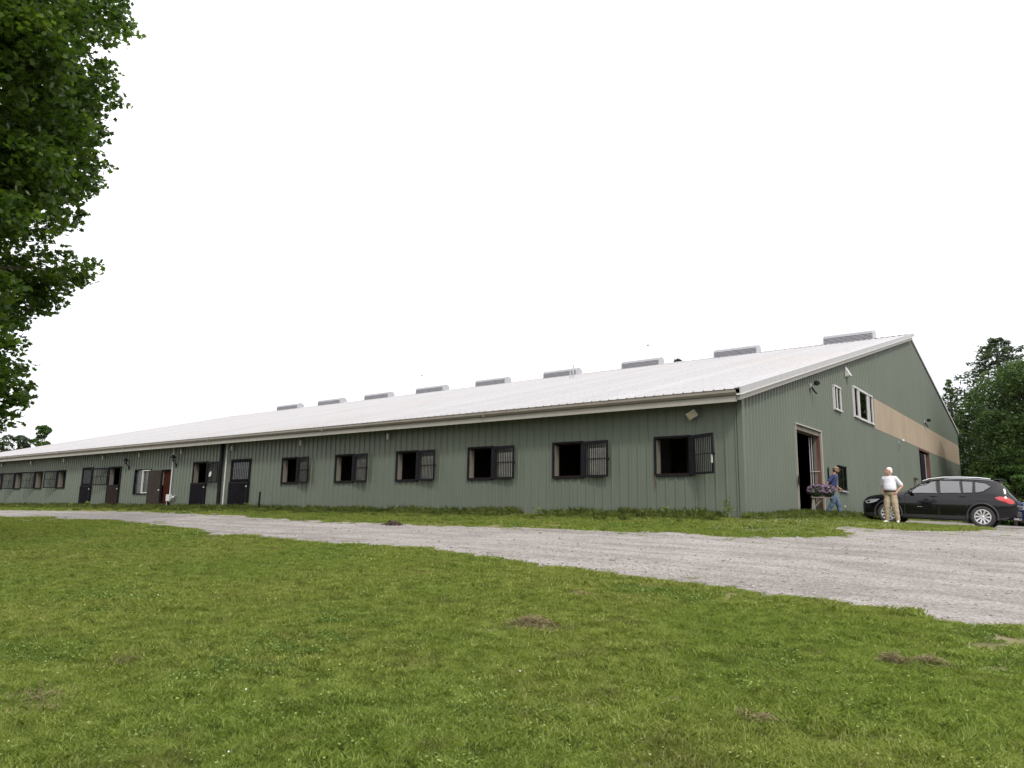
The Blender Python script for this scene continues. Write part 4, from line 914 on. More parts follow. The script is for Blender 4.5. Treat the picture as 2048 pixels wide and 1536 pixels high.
br.add([p for q in pts for p in q], [(2*i, 2*i+1, 2*i+3, 2*i+2) for i in range(8)], True); bo = br.build('cap_brim', cpo.data.materials[0], rootb); sm_ = bo.modifiers.new('s', 'SOLIDIFY'); sm_.thickness = .008
hh = MB(); hh.ell(hd+yaw @ V3(-.045, 0, .0), (.068, .082, .075), 14, 8, yaw); remeshed(hh, 'hair', mat('dark_hair', (.02, .015, .012), .9, namt=0), rootb, .008, 1)
bd = MB(); bd.ell(hd+yaw @ V3(.036, 0, -.062), (.068, .066, .050), 14, 8, yaw); bd.ell(hd+yaw @ V3(.01, 0, -.03), (.055, .073, .045), 14, 8, yaw); remeshed(bd, 'beard', bpy.data.materials['dark_hair'], rootb, .008, 1)

# ------------------------------------------------------------------ scattering of leaves
def scatter(name, C_, size, tmpl, mt, parent=None, nrm=None, jitter=.9, seed=1, kind=None, tint=None):
    rng = np.random.default_rng(seed); C_ = np.asarray(C_, float); n = len(C_); tm = np.asarray(tmpl, float); k = len(tm)
    N = rng.normal(size=(n, 3))*jitter+(np.array(nrm) if nrm is not None else 0); N /= np.linalg.norm(N, axis=1, keepdims=True)+1e-9
    A = rng.normal(size=(n, 3)); A -= N*(A*N).sum(1, keepdims=True); A /= np.linalg.norm(A, axis=1, keepdims=True)+1e-9; B = np.cross(N, A)
    size = np.broadcast_to(np.asarray(size, float), (n,))[:, None, None]
    zc = tm[:, 2] if tm.shape[1] == 3 else np.zeros(k)
    Vv = C_[:, None, :]+size*(A[:, None, :]*tm[None, :, 0:1]+B[:, None, :]*tm[None, :, 1:2]+N[:, None, :]*zc[None, :, None])
    me = raw_mesh(name, Vv.reshape(-1, 3), np.arange(n*k), np.arange(n)*k, np.full(n, k), mt, {'tint': ('FACE', rng.random(n) if tint is None else tint)})
    o = link_mesh(name, me, None, parent); 
    if kind: o['kind'] = kind
    return o
MAPLE = [(0, -.5), (.22, -.28), (.5, -.2), (.36, .02), (.52, .28), (.22, .2), (0, .56), (-.22, .2), (-.52, .28), (-.36, .02), (-.5, -.2), (-.22, -.28)]
OVAL = [(0, -.5), (.2, -.2), (.22, .15), (0, .5), (-.22, .15), (-.2, -.2)]
SPRAY = [(0, -.5), (.16, -.3), (.10, -.05), (.26, .12), (.08, .22), (0, .5), (-.08, .22), (-.26, .12), (-.10, -.05), (-.16, -.3)]

# ---- maple at the left
TX, TY = -16., -19.; TG = G(TX, TY)
maple = empty('maple_tree', (TX, TY, TG), label='large dark maple tree hanging into the picture over the lawn', cat='tree')
prof_z = [1.2, 1.8, 2.75, 4.1, 5, 6.1, 6.5, 7.9, 8.4, 9.3, 10.2, 11.7, 13.3, 14.9, 17, 19, 20.5]; prof_r = [4.6, 5.3, 6.0, 6.1, 6.5, 6.6, 7.5, 6.9, 6.7, 7.1, 7.4, 7.6, 7.6, 7.5, 6.2, 3.9, 1.2]
tr = MB(); tr.tube([(0, 0, -.2), (.05, .02, 1.5), (-.05, .05, 4), (.1, 0, 8), (0, .1, 13), (.1, 0, 19)], [.42, .33, .29, .22, .13, .04], 12); 
lobes = []; rg = np.random.default_rng(5)
NLB = 210
for i in range(NLB):
    z = rg.uniform(1.6, 19.5) if i % 4 else rg.uniform(1.6, 9); rr = np.interp(z, prof_z, prof_r); a = rg.uniform(0, 2*math.pi)
    r0 = rr*rg.uniform(.78, 1.0)-.85; lobes.append((r0*math.cos(a), r0*math.sin(a), z-TG, rg.uniform(.75, 1.35), a))
for i in range(120):
    z = rg.uniform(1.5, 15); rr = np.interp(z, prof_z, prof_r); a = R(86)+rg.normal()*.6; r0 = rr*rg.uniform(.55, 1.0)-.8; lobes.append((r0*math.cos(a), r0*math.sin(a), z-TG, rg.uniform(.7, 1.2), a))
for z in (1.7, 2.2, 2.7, 3.2, 3.8, 5.9, 6.3):
    rr = np.interp(z, prof_z, prof_r); a = R(88)+rg.normal()*.15; r0 = rr-.45; lobes.append((r0*math.cos(a), r0*math.sin(a), z-TG, .65, a))
for i in range(70):
    z = rg.uniform(3, 17); rr = np.interp(z, prof_z, prof_r); a = rg.uniform(0, 2*math.pi); r0 = rr*rg.uniform(.25, .7); lobes.append((r0*math.cos(a), r0*math.sin(a), z-TG, rg.uniform(.9, 1.5), a))
for k, (x_, y_, z, r_, a) in enumerate(lobes[::2]):
    zb = max(1.8, z-.5*math.hypot(x_, y_)*.8); p0 = V3(0, 0, zb); p3 = V3(x_, y_, z); p1 = p0.lerp(p3, .35)+V3(0, 0, .5); p2 = p0.lerp(p3, .75)+V3(0, 0, .35); tr.tube([p0, p1, p2, p3], [.09, .06, .035, .012], 6)
tr.build('trunk', BARK, maple)
cs = []; sz = []
for (x_, y_, z, r_, a) in lobes:
    # sprigs within each bough
    ns = int(60*r_*r_)
    for _ in range(ns):
        u = rg.normal(size=3); u /= np.linalg.norm(u); rad = r_*rg.uniform(.3, .92)**.5; c = np.array([x_, y_, z])+u*rad*np.array([1, 1, .6])
        out_ = np.array([math.cos(a), math.sin(a), -.35])*.0
        nl = 8; pts = c+rg.normal(size=(nl, 3))*np.array([.12, .12, .06])+out_; cs.append(pts); sz.append(rg.uniform(.12, .19, nl))
cs = np.concatenate(cs); sz = np.concatenate(sz)
MAPLEM = leaf_mat('maple_leaf', (.018, .038, .010), (.052, .092, .018), (.13, .19, .034), .42, posn=1.0)
scatter('crown', cs, sz, MAPLE, MAPLEM, maple, nrm=(0, 0, .9), jitter=.7, seed=3, kind='stuff')

# ---- background trees
def conifer(loc, h_, r_, label, mt, n=9000, seed=1, top=.15, size=.35, name='conifer_tree', tiers=16, droop=.12, shape=1.0):
    x_, y_ = loc; g0 = G(x_, y_); o = empty(name, (x_, y_, g0), label=label, cat='tree'); rg = np.random.default_rng(seed)
    t_ = MB(); t_.tube([(0, 0, -.2), (.04, 0, h_*.5), (0, 0, h_*.97)], [r_*.08+.05, r_*.05+.03, .02], 8); pts = []; szs = []
    nb = tiers*7
    for i in range(nb):
        f = (i+rg.random())/nb; z = h_*(.05+.95*f); rr = r_*min(1, (1-f)**shape*1.05+.04)*rg.uniform(.7, 1.12); a = i*2.4+rg.uniform(-.4, .4)
        e = np.array([rr*math.cos(a), rr*math.sin(a), z-rr*droop+.12*rr]); s0 = np.array([0, 0, z]); t_.tube([s0, (s0+e)/2+[0, 0, .05*rr], e], [.03+.02*(1-f), .02, .006], 5)
        m_ = max(6, int(n/nb*(rr/r_+.25))); q = rg.uniform(.15, 1.0, m_)**.7; wd = .22*rr+.12
        P_ = s0+(e-s0)*q[:, None]; side = np.array([-math.sin(a), math.cos(a), 0]); P_ = P_+side*(rg.normal(size=m_)*wd*(1-.6*q))[:, None]+rg.normal(size=(m_, 3))*[.06, .06, .09*rr*.5+.05]
        pts.append(P_); szs.append(rg.uniform(.6, 1.2, m_)*size)
    t_.build('trunk', BARK, o); scatter('crown', np.concatenate(pts), np.concatenate(szs), SPRAY, mt, o, nrm=(0, 0, 1.0), jitter=.55, seed=seed, kind='stuff'); return o
def bushy(loc, h_, r_, label, mt, n=14000, seed=1, size=.22, name='broadleaf_tree', nl=60, base=.0, tm=OVAL, cat='tree', crown_name='crown', g_up=.7, hole=.0, group=None):
    x_, y_ = loc; g0 = G(x_, y_); o = empty(name, (x_, y_, g0), label=label, cat=cat, group=group); rg = np.random.default_rng(seed); t_ = MB()
    t_.tube([(0, 0, -.2), (.05*r_, 0, h_*.4), (0, 0, h_*.85)], [.05*r_+.03, .04*r_+.02, .02], 8); pts = []; szs = []
    for i in range(nl):
        f = rg.uniform(base, 1); z = h_*f; env = math.sqrt(max(.03, 1-((f-.38)/.66)**2)); a = rg.uniform(0, 2*math.pi); rr = r_*env*rg.uniform(.45, .95); lr = r_*rg.uniform(.22, .36)
        c = np.array([rr*math.cos(a), rr*math.sin(a), min(z, h_-lr*.6)]); 
        if i % 2 == 0: t_.tube([(0, 0, z*.6), tuple(c*[.5, .5, .85]), tuple(c)], [.03*r_, .02*r_, .008], 5)
        m_ = int(n/nl); u = rg.normal(size=(m_, 3)); u /= np.linalg.norm(u, axis=1, keepdims=True); u[:, 2] = np.where(rg.random(m_) < .65, abs(u[:, 2]), u[:, 2])
        P_ = c+u*lr*(rg.uniform(.5, 1.05, m_)**.4)[:, None]*[1, 1, .75]; pts.append(P_); szs.append(rg.uniform(.6, 1.3, m_)*size)
    P_ = np.concatenate(pts); S_ = np.concatenate(szs); k_ = P_[:, 2] > .05
    t_.build('trunk', BARK, o); scatter(crown_name, P_[k_], S_[k_], tm, mt, o, nrm=(0, 0, g_up), jitter=.7, seed=seed, kind='stuff'); return o
CM1 = leaf_mat('spruce_green', (.026, .045, .028), (.050, .072, .045), (.085, .11, .068), .25, posn=.8); CM2 = leaf_mat('dark_evergreen', (.014, .032, .012), (.045, .080, .025), (.11, .165, .048), .3, posn=1.1); CM3 = leaf_mat('bush_green', (.02, .045, .012), (.045, .09, .02), (.08, .14, .03), .3, posn=1.2)
conifer((2.45, 51.6), 15.3, 8.6, 'tall feathery grey green spruce behind the dense dark tree', CM1, 22000, 4, size=.42, tiers=19, shape=.72)
bushy((5.7, 34.4), 10.0, 4.1, 'big dense dark green tree at the right beside the barn end', CM2, 95000, 6, .18, nl=230, tm=SPRAY, g_up=1.0)
bushy((7.0, 44.0), 11.6, 4.2, 'dark rounded tree cut by the right edge behind the dense tree', CM2, 24000, 8, .24, nl=80, tm=SPRAY)
conifer((-1.2, 51.5), 11.9, 2.6, 'narrow dark conifer rising just behind the far barn corner', CM2, 5000, 9, size=.38, tiers=13, shape=.8)
conifer((.9, 47.5), 10.0, 3.3, 'shorter dark conifer between the barn end and the spruce', CM2, 9000, 10, size=.36, tiers=14, shape=.6)
for (x_, y_, h_, r_, sd, l_) in [(2.9, 32.2, 3.7, 1.4, 21, 'dark leafy shrub against the far end of the gable'), (4.1, 30.3, 3.3, 1.5, 22, 'low green shrub behind the black car roof'), (5.8, 30.8, 3.6, 1.9, 23, 'leafy shrub at the right edge behind the parked cars'), (8.2, 31.0, 4.0, 2.2, 24, 'broad shrub behind the dark blue car')]:
    bushy((x_, y_), h_, r_, l_, CM3 if sd % 2 == 0 else CM2, 9000, sd, .15, name='shrub', nl=36, cat='shrub', group='shrubs under the trees at the right')
bushy((-107.3, 17.0), 9.3, 3.0, 'grey green tree top showing over the far left end of the roof', CM1, 5000, 31, .45, nl=40)
bushy((-103.6, 19.0), 10.6, 2.1, 'bright green tree top behind the roof near its far end', CM3, 5000, 32, .42, nl=40)
bushy((-24.0, 47.0), 15.6, 1.3, 'tree top just breaking the ridge line between two vents', CM1, 2500, 33, .4, nl=30)
bushy((5.2, 41.0), 7.5, 4.0, 'dark tree low behind the dense tree and shrubs', CM2, 16000, 41, .22, nl=60, tm=SPRAY, g_up=1.0)
bushy((9.8, 37.5), 7.0, 3.6, 'dark tree outside the right edge behind the shrubs', CM2, 12000, 42, .22, nl=50, tm=SPRAY, g_up=1.0)
# a wood closing the far horizon
rg = np.random.default_rng(77); P_ = []
for i in range(260):
    a = rg.uniform(0, 2*math.pi); d = rg.uniform(150, 190)
    cx, cy = 5+d*math.cos(a), d*math.sin(a)*1.2+20; hh_ = rg.uniform(5, 8.5); u = rg.normal(size=(110, 3)); u /= np.linalg.norm(u, axis=1, keepdims=True); P_.append(np.array([cx, cy, hh_*.45+G(cx, cy)])+u*[6.5, 6.5, hh_*.55])
scatter('far_woods', np.concatenate(P_), 2.2, OVAL, CM2, None, nrm=(0, 0, .6), seed=5, kind='stuff')

# ------------------------------------------------------------------ grass
def blade_patch(name, mt, n, rad, h0, h1, wd, lean=.5, leaf=0, seed=1):
    rg = np.random.default_rng(seed); V = []; loops = []; st = []; tot = []; tint = []; vi = 0
    for i in range(n):
        r = rad*math.sqrt(rg.random()); a = rg.uniform(0, 6.283); x_, y_ = r*math.cos(a), r*math.sin(a); d = rg.uniform(0, 6.283); h_ = rg.uniform(h0, h1); w_ = wd*rg.uniform(.7, 1.3); ln = lean*rg.random()
        dx, dy = math.cos(d), math.sin(d); px, py = -dy*w_/2, dx*w_/2
        V += [(x_-px, y_-py, -.01), (x_+px, y_+py, -.01), (x_+dx*h_*ln*.35+px*.8, y_+dy*h_*ln*.35+py*.8, h_*.6), (x_+dx*h_*ln, y_+dy*h_*ln, h_), (x_+dx*h_*ln*.35-px*.8, y_+dy*h_*ln*.35-py*.8, h_*.6)]
        loops += [vi, vi+1, vi+2, vi+3, vi+4]; st.append(len(loops)-5); tot.append(5); tint.append(rg.random()); vi += 5
    for i in range(leaf):
        r = rad*math.sqrt(rg.random()); a = rg.uniform(0, 6.283); x_, y_ = r*math.cos(a), r*math.sin(a); s = rg.uniform(.007, .013)*(h1/.07)**.5; z = rg.uniform(h0*.5, h1*.8); tx, ty = rg.uniform(-.5, .5, 2)
        for k in range(6): q = k*math.pi/3; V.append((x_+s*math.cos(q), y_+s*math.sin(q), z+tx*s*math.cos(q)+ty*s*math.sin(q)))
        loops += list(range(vi, vi+6)); st.append(len(loops)-6); tot.append(6); tint.append(rg.random()*.7+.3); vi += 6
    me = raw_mesh(name, V, loops, st, tot, mt, {'tint': ('FACE', tint)}); return bpy.data.objects.new(name, me)
def instancer(name, P, rot, scl, idx, sources, **tags):
    me = bpy.data.meshes.new(name); me.vertices.add(len(P)); me.vertices.foreach_set('co', np.asarray(P, np.float32).ravel())
    for n, arr in (('rot', rot), ('scl', scl)):
        a = me.attributes.new(n, 'FLOAT', 'POINT'); a.data.foreach_set('value', np.asarray(arr, np.float32))
    a = me.attributes.new('idx', 'INT', 'POINT'); a.data.foreach_set('value', np.asarray(idx, np.int32)); me.update()
    o = link_mesh(name, me); ng = bpy.data.node_groups.new(name, 'GeometryNodeTree'); ng.interface.new_socket('Geometry', in_out='INPUT', socket_type='NodeSocketGeometry'); ng.interface.new_socket('Geometry', in_out='OUTPUT', socket_type='NodeSocketGeometry')
    N = ng.nodes.new; Lk = ng.links.new; gi = N('NodeGroupInput'); g_o = N('NodeGroupOutput'); iop = N('GeometryNodeInstanceOnPoints'); jn = N('GeometryNodeJoinGeometry')
    for s in sources[::-1]:
        oi = N('GeometryNodeObjectInfo'); oi.inputs['Object'].default_value = s; oi.inputs['As Instance'].default_value = True; Lk(oi.outputs['Geometry'], jn.inputs[0])
    def attr(n, ty):
        q = N('GeometryNodeInputNamedAttribute'); q.data_type = ty; q.inputs['Name'].default_value = n; return q.outputs['Attribute']
    cx_ = N('ShaderNodeCombineXYZ'); Lk(attr('rot', 'FLOAT'), cx_.inputs[2]); Lk(gi.outputs[0], iop.inputs['Points']); Lk(jn.outputs[0], iop.inputs['Instance']); iop.inputs['Pick Instance'].default_value = True
    Lk(attr('idx', 'INT'), iop.inputs['Instance Index']); Lk(cx_.outputs[0], iop.inputs['Rotation']); Lk(attr('scl', 'FLOAT'), iop.inputs['Scale']); Lk(iop.outputs[0], g_o.inputs[0])
    md = o.modifiers.new('scatter', 'NODES'); md.node_group = ng; return tag(o, **tags)
LAWN = leaf_mat('lawn_blade', (.118, .140, .044), (.27, .315, .095), (.42, .44, .19), .35, .7, posn=6)
def add_dry(m, sc=1.9, lo=.54, hi=.68, amt=.75, dark=True):
    t = m.node_tree; cr = [n for n in t.nodes if n.type == 'VALTORGB'][0]; b = [n for n in t.nodes if n.type == 'BSDF_PRINCIPLED'][0]; L = t.links.new
    g = t.nodes.new('ShaderNodeNewGeometry'); n = t.nodes.new('ShaderNodeTexNoise'); n.inputs['Scale'].default_value = sc; n.inputs['Detail'].default_value = 5; n.inputs['Roughness'].default_value = .6; L(g.outputs['Position'], n.inputs[0])
    r = t.nodes.new('ShaderNodeMapRange'); r.inputs[1].default_value = lo; r.inputs[2].default_value = hi; r.inputs[4].default_value = amt; L(n.outputs[0], r.inputs[0])
    mx = t.nodes.new('ShaderNodeMix'); mx.data_type = 'RGBA'; L(r.outputs[0], mx.inputs[0]); L(cr.outputs[0], mx.inputs[6]); mx.inputs[7].default_value = (.24, .195, .11, 1)
    n2 = t.nodes.new('ShaderNodeTexNoise'); n2.inputs['Scale'].default_value = .35; n2.inputs['Detail'].default_value = 4; L(g.outputs['Position'], n2.inputs[0])
    r2 = t.nodes.new('ShaderNodeMapRange'); r2.inputs[1].default_value = .38; r2.inputs[2].default_value = .62; L(n2.outputs[0], r2.inputs[0])
    m2 = t.nodes.new('ShaderNodeMix'); m2.data_type = 'RGBA'; m2.blend_type = 'MULTIPLY'; m2.inputs[0].default_value = 1; L(mx.outputs[2], m2.inputs[6])
    cr2 = t.nodes.new('ShaderNodeValToRGB'); cr2.color_ramp.elements[0].color = (.78, .92, .72, 1); cr2.color_ramp.elements[1].color = (1.12, 1.04, 1.0, 1); L(r2.outputs[0], cr2.inputs[0]); L(cr2.outputs[0], m2.inputs[7]); L(m2.outputs[2], b.inputs['Base Color'])
add_dry(LAWN)
CLOV = leaf_mat('clover', (.09, .135, .032), (.16, .22, .055), (.22, .285, .08), .35, .7, posn=6)
pa = [blade_patch('lawn_patch', LAWN, 300, .20, .018, .06, .006, 1.5, 0, 1), blade_patch('lawn_patch', LAWN, 240, .20, .015, .05, .007, 1.8, 0, 2), blade_patch('lawn_patch', LAWN, 210, .20, .02, .05, .007, 1.7, 8, 3), blade_patch('clover_patch', CLOV, 170, .20, .02, .05, .006, 1.4, 70, 4)]
rg = np.random.default_rng(21)
def sample_polar(n, r0, r1, a0=-48, a1=48):
    th = math.atan2(cF.y, cF.x)+np.radians(rg.uniform(a0, a1, n)); r = np.sqrt(rg.uniform(r0*r0, r1*r1, n)); return CAM.x+r*np.cos(th), CAM.y+r*np.sin(th)
PX, PY, SC = [], [], []
for n, r0, r1, s in ((8500, 1.5, 9, .8), (14000, 9, 18, 1.0), (11000, 18, 34, 1.3), (5000, 34, 60, 1.9), (2500, 60, 110, 2.6)):
    x_, y_ = sample_polar(n, r0, r1); k_ = (drive_sd(x_, y_) < -.03+.1*rg.random(n)) & ((y_ < -.1) | (x_ > .25)) & ~((y_ > -.1) & (x_ < .25)); 
    for wx, wy, wr, wq in WORN: k_ &= rg.random(n) > .93*np.exp(-((x_-wx)/wr)**2-((y_-wy)/wq)**2)
    k_ &= rg.random(n) > .55*np.exp(-((y_-np.interp(x_, [p[0] for p in FAR[:5:-1]], [p[1] for p in FAR[:5:-1]])-.25)/.5)**2)*(x_ < 4)
    k_ &= ~((x_ < .1) & (y_ > -.1)); PX.append(x_[k_]); PY.append(y_[k_]); SC.append(s*rg.uniform(.55, 1.15, k_.sum())*(1+.35*vnoise(x_[k_], y_[k_], 5.1, 8)))
x_ = rg.uniform(-200, 200, 1); PX = np.concatenate(PX); PY = np.concatenate(PY); SC = np.concatenate(SC)
clv = vnoise(PX, PY, .9, 5)+rg.normal(size=len(PX))*.35; idx = np.where(clv > .75, 3, rg.integers(0, 3, len(PX)))
P = np.stack([PX, PY, zground(PX, PY)], -1); instancer('lawn_grass', P, rg.uniform(0, 6.28, len(P)), SC, idx, pa, kind='stuff')
# taller verge and weeds along the walls, ragged edges of the gravel
TALL = leaf_mat('verge_blade', (.07, .095, .026), (.15, .19, .048), (.24, .265, .09), .3, .7, posn=1.5)
pb = [blade_patch('verge_patch', TALL, 150, .20, .08, .24, .009, .7, 20, 11), blade_patch('verge_patch', TALL, 120, .20, .06, .18, .009, .9, 60, 12), blade_patch('verge_patch', TALL, 90, .18, .12, .34, .010, .6, 45, 13)]
x_ = rg.uniform(-70, 0, 5200); y_ = -.05-np.abs(rg.normal(size=5200))*.85; k_ = vnoise(x_, y_, .8, 7) > -.45
x2 = np.abs(rg.normal(size=900))*.35+.1; y2 = rg.uniform(-.4, 10, 900); x3 = rg.uniform(.1, 1.0, 700); y3 = rg.uniform(8, 43, 700)
vx = np.concatenate([x_[k_], x2, x3]); vy = np.concatenate([y_[k_], y2, y3]); s_ = np.concatenate([rg.uniform(.25, 1.25, k_.sum())*(1-.35*np.clip(-y_[k_], 0, 1)), rg.uniform(.3, .8, 900), rg.uniform(.5, .9, 700)])
instancer('verge_weeds', np.stack([vx, vy, zground(vx, vy)], -1), rg.uniform(0, 6.28, len(vx)), s_, rg.integers(0, 3, len(vx)), pb, kind='stuff')
# sparse tufts straggling over the gravel margins
x_, y_ = rg.uniform(-60, 12, 60000), rg.uniform(-15, 9, 60000); sd = drive_sd(x_, y_); k_ = (sd > -.05) & (sd < 1.2) & (rg.random(60000) < np.where(y_ > -8, np.exp(-np.abs(sd-.05)*2.2)*.6, np.exp(-np.abs(sd-.05)*4.5)*.75)) & ~((x_ < .1) & (y_ > -.1)); x_ = x_[k_]; y_ = y_[k_]
instancer('margin_tufts', np.stack([x_, y_, zground(x_, y_)], -1), rg.uniform(0, 6.28, len(x_)), rg.uniform(.22, .62, len(x_))*np.where(y_ > -8, 1.15, 1), rg.integers(0, 3, len(x_)), pa, kind='stuff')
# loose stones
def stone(seed, mt):
    rg_ = np.random.default_rng(seed); m = MB(); m.ell((0, 0, .1), (.5, .38, .26), 7, 4); m.v = [tuple(np.array(v)*rg_.uniform(.8, 1.2)) for v in m.v]; me = m.mesh('stone'); me.materials.append(mt); return bpy.data.objects.new('stone', me)
SM = [mat('stone_pale', (.32, .305, .29), .9, namt=.2, coord='Object'), mat('stone_grey', (.17, .16, .155), .9, namt=.2), mat('stone_mid', (.24, .22, .205), .9, namt=.2)]
so = [stone(i, SM[i % 3]) for i in range(6)]
n = 60000; x_, y_ = sample_polar(n, 7, 30); dens = .25+.75*np.exp(-((x_-2.2)**2/9+(y_+10.6)**2/1.5))+.6*np.exp(-((x_-1)**2/6+(y_+6.1)**2/.3)); sd = drive_sd(x_, y_); k_ = (sd > -.05) & (rg.random(n) < dens*np.where(sd < .5, 1.3, .8)); x_, y_ = x_[k_], y_[k_]
s_ = np.exp(rg.normal(size=len(x_))*.45)*.022; instancer('loose_stones', np.stack([x_, y_, zdrive(x_, y_)], -1), rg.uniform(0, 6.28, len(x_)), s_, rg.integers(0, 6, len(x_)), so, kind='stuff')
# clover flowers
n = 1500; x_ = np.concatenate([rg.uniform(.5, 4, 380), rg.uniform(-6, 9, n)]); y_ = np.concatenate([rg.uniform(-4.6, 1, 380), rg.uniform(-19, -11, n)]); k_ = drive_sd(x_, y_) < -.1; x_, y_ = x_[k_], y_[k_]; k_ = np.where(y_ > -6, 1, rg.random(len(x_)) < .012) > 0; x_, y_ = x_[k_], y_[k_]
cf = MB().ell((0, 0, .5), (.5, .5, .45), 7, 5).mesh('clover_flower'); cf.materials.append(mat('clover_white', (.55, .55, .48), .9, namt=0)); cf = bpy.data.objects.new('clover_flower', cf)
instancer('clover_flowers', np.stack([x_, y_, zground(x_, y_)+.06], -1), rg.uniform(0, 6.28, len(x_)), rg.uniform(.009, .016, len(x_)), np.zeros(len(x_)), [cf], kind='stuff')

# ------------------------------------------------------------------ weed plants, piles
def weed(x_, y_, h_, label, seed, n=60, ls=.09):
    rg = np.random.default_rng(seed); o = empty('weed_plant', (x_, y_, G(x_, y_)), label=label, cat='weed'); s = MB(); P_ = []
    for k in range(5):
        a = rg.uniform(0, 6.28); e = V3(math.cos(a)*.12*h_, math.sin(a)*.12*h_, h_*rg.uniform(.6, 1)); s.tube([(0, 0, 0), e*.5, e], [.008, .006, .003], 5)
        for j in range(n//5): f = rg.uniform(.15, 1); P_.append(np.array(e)*f+rg.normal(size=3)*[.07, .07, .02])
    s.build('stem', TALL, o); scatter('leaves', P_, rg.uniform(.6, 1.1, len(P_))*ls, OVAL, TALL, o, nrm=(0, 0, .8), seed=seed, kind='stuff')
weed(-.35, -.35, .62, 'tall bushy weed growing at the near corner of the barn', 1, 90); weed(-2.2, -.4, .42, 'leafy weed under the window nearest the corner', 2); weed(-6.9, -.35, .36, 'small dark weed below the second grille window', 3)
weed(-40.3, -.7, .42, 'broad leafy weed between two black dutch doors', 4, 110, .16); weed(-42, -.9, .35, 'low leafy weed in front of the far closed dutch door', 5, 90, .14); weed(-23.6, -.5, .4, 'green weed between the near dutch door and the stake', 6, 80)
DUNG = mat('manure', (.045, .028, .02), .95, namt=.4, nscale=14, bump=.8, bscale=25)
def pile(x_, y_, rx, ry, h_, n, label, cat, mt, name, seed, s0=.07):
    rg = np.random.default_rng(seed); m = MB()
    for _ in range(n):
        u, v = rg.normal(size=2)*.42; z = h_*max(0, 1-u*u*2-v*v*2)*rg.random(); s = s0*rg.uniform(.4, 1.1)
        px, py = x_+u*rx, y_+v*ry; m.ell((px, py, float(zdrive(np.array([px]), np.array([py]))[0])+z), (s, s*.8, s*.6), 7, 5, Matrix.Rotation(rg.uniform(0, 3), 3, 'Z'))
    return m.build(name, mt, label=label, cat=cat)
pile(-7.85, -5.98, .52, .22, .13, 90, 'dark manure heap on the gravel edge below the grille windows', 'manure pile', DUNG, 'manure_pile', 3, .05)
HAY = leaf_mat('dry_clippings', (.06, .045, .025), (.16, .12, .07), (.28, .225, .135), .1, .9, posn=3)
STRAW = [(-.5, -.03), (.5, -.02), (.5, .03), (-.5, .03)]
def clump(x_, y_, rx, ry, label, seed, n=500, h_=.06):
    rg = np.random.default_rng(seed); u = rg.normal(size=(n, 2))*.45; px = x_+u[:, 0]*rx; py = y_+u[:, 1]*ry; z = zground(px, py)+.03+h_*np.exp(-(u**2).sum(1)*2)*rg.random(n)
    o = scatter('hay_clump', np.stack([px, py, z], -1), rg.uniform(.03, .085, n), STRAW, HAY, None, nrm=(0, 0, 1.2), jitter=.5, seed=seed); tag(o, label=label, cat='clump of clippings')
clump(3.45, -14.7, .32, .20, 'round brown clump of dried clippings in the middle of the lawn', 1, 900, .10); clump(6.44, -13.9, .14, .1, 'small dark clump in the lawn near the right edge', 2, 260, .07); clump(6.68, -13.75, .16, .1, 'second brown clump further right near the bare gravel patch', 3, 260)
clump(2.1, -18.5, .35, .3, 'pale dried clippings in the lower left corner of the lawn', 4, 260, .03); clump(1.6, -17.7, .22, .18, 'faint dry clippings on the lawn left of the bottom centre', 5, 150, .03); clump(2.9, -13.0, .25, .08, 'low streak of dry grass above the round clump', 6, 250, .03); clump(6.1, -15.9, .2, .14, 'dry clippings in the lower right of the lawn', 7, 140, .03); clump(-9.4, -10.8, .8, .1, 'pale dry streak where a track leaves the gravel', 8, 500, .01)

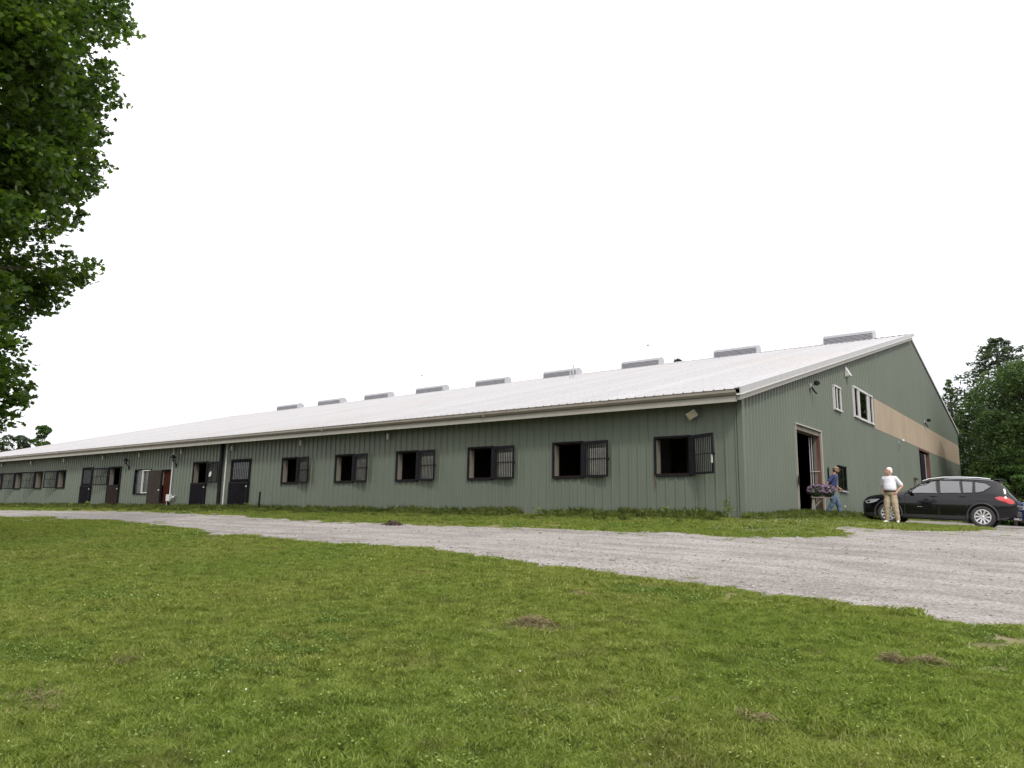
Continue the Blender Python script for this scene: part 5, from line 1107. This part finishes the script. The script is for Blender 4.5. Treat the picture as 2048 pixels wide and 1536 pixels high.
# ------------------------------------------------------------------ petunia planter
PXc, PYc = .47, 5.93; gzp = G(PXc, PYc)
pl = empty('plant_stand', (PXc, PYc, gzp), R(37.5), label='weathered grey wooden post stand beside the open doorway', cat='plant stand')
WOOD = mat('weathered_wood', (.20, .18, .155), .9, namt=.3, nscale=8, stretch=(1, 1, .2))
MB().add([(-.42, -.05, -.1), (-.24, -.05, -.1), (-.24, .05, -.1), (-.42, .05, -.1), (-.34, -.04, .62), (-.26, -.04, .62), (-.26, .04, .62), (-.34, .04, .62)], [(0, 3, 2, 1), (4, 5, 6, 7), (0, 1, 5, 4), (1, 2, 6, 5), (2, 3, 7, 6), (3, 0, 4, 7)]).build('post', WOOD, pl)
MB().box(-.38, .34, -.10, .10, .62, .655).build('shelf', WOOD, pl); MB().tube([(-.28, 0, .30), (.05, 0, .62)], .018, 6).build('brace', WOOD, pl)
PETG = leaf_mat('petunia_leaf', (.03, .055, .018), (.05, .085, .028), (.075, .11, .04), .2); PETF = leaf_mat('petunia_flower', (.085, .05, .10), (.17, .105, .19), (.30, .22, .31), .25, .7, posn=9)
for k, (dx, n_, l_) in enumerate(((-.20, 150, 'basket of purple petunias standing at the doorway, nearer the dark opening'), (.20, 170, 'basket of pink purple petunias touching the man in jeans'))):
    c = V3(PXc, PYc, gzp+.655)+Matrix.Rotation(R(37.5), 3, 'Z') @ V3(dx, 0, 0)
    o = empty('flower_basket', c, label=l_, cat='flower basket', group='petunia baskets by the doorway')
    MB().lathe([(0, 0), (.10, 0), (.15, .17), (.14, .17), (.13, .14), (0, .13)], n=18).build('pot', mat('dark_pot', (.03, .03, .028), .7), o)
    rgp = np.random.default_rng(40+k); u = rgp.normal(size=(900, 3)); u /= np.linalg.norm(u, axis=1, keepdims=True); rr = rgp.uniform(.3, 1, 900)[:, None]**.4
    sz3 = np.array([.26, .21, .20]); scatter('foliage', u*rr*sz3+[0, 0, .20], rgp.uniform(.04, .08, 900), OVAL, PETG, o, jitter=1, seed=k, kind='stuff')
    u = rgp.normal(size=(n_*2, 3)); u /= np.linalg.norm(u, axis=1, keepdims=True); u = u[u[:, 2] > -.35][:int(n_*.62)]
    FL = [(.5*(1 if i % 2 == 0 else .8)*math.cos(i*math.pi/5), .5*(1 if i % 2 == 0 else .8)*math.sin(i*math.pi/5)) for i in range(10)]
    scatter('blossoms', u*sz3*1.04+[0, 0, .21], rgp.uniform(.06, .09, len(u)), FL, PETF, o, nrm=(.3, -1.0, .7), jitter=.5, seed=k+9, kind='stuff')
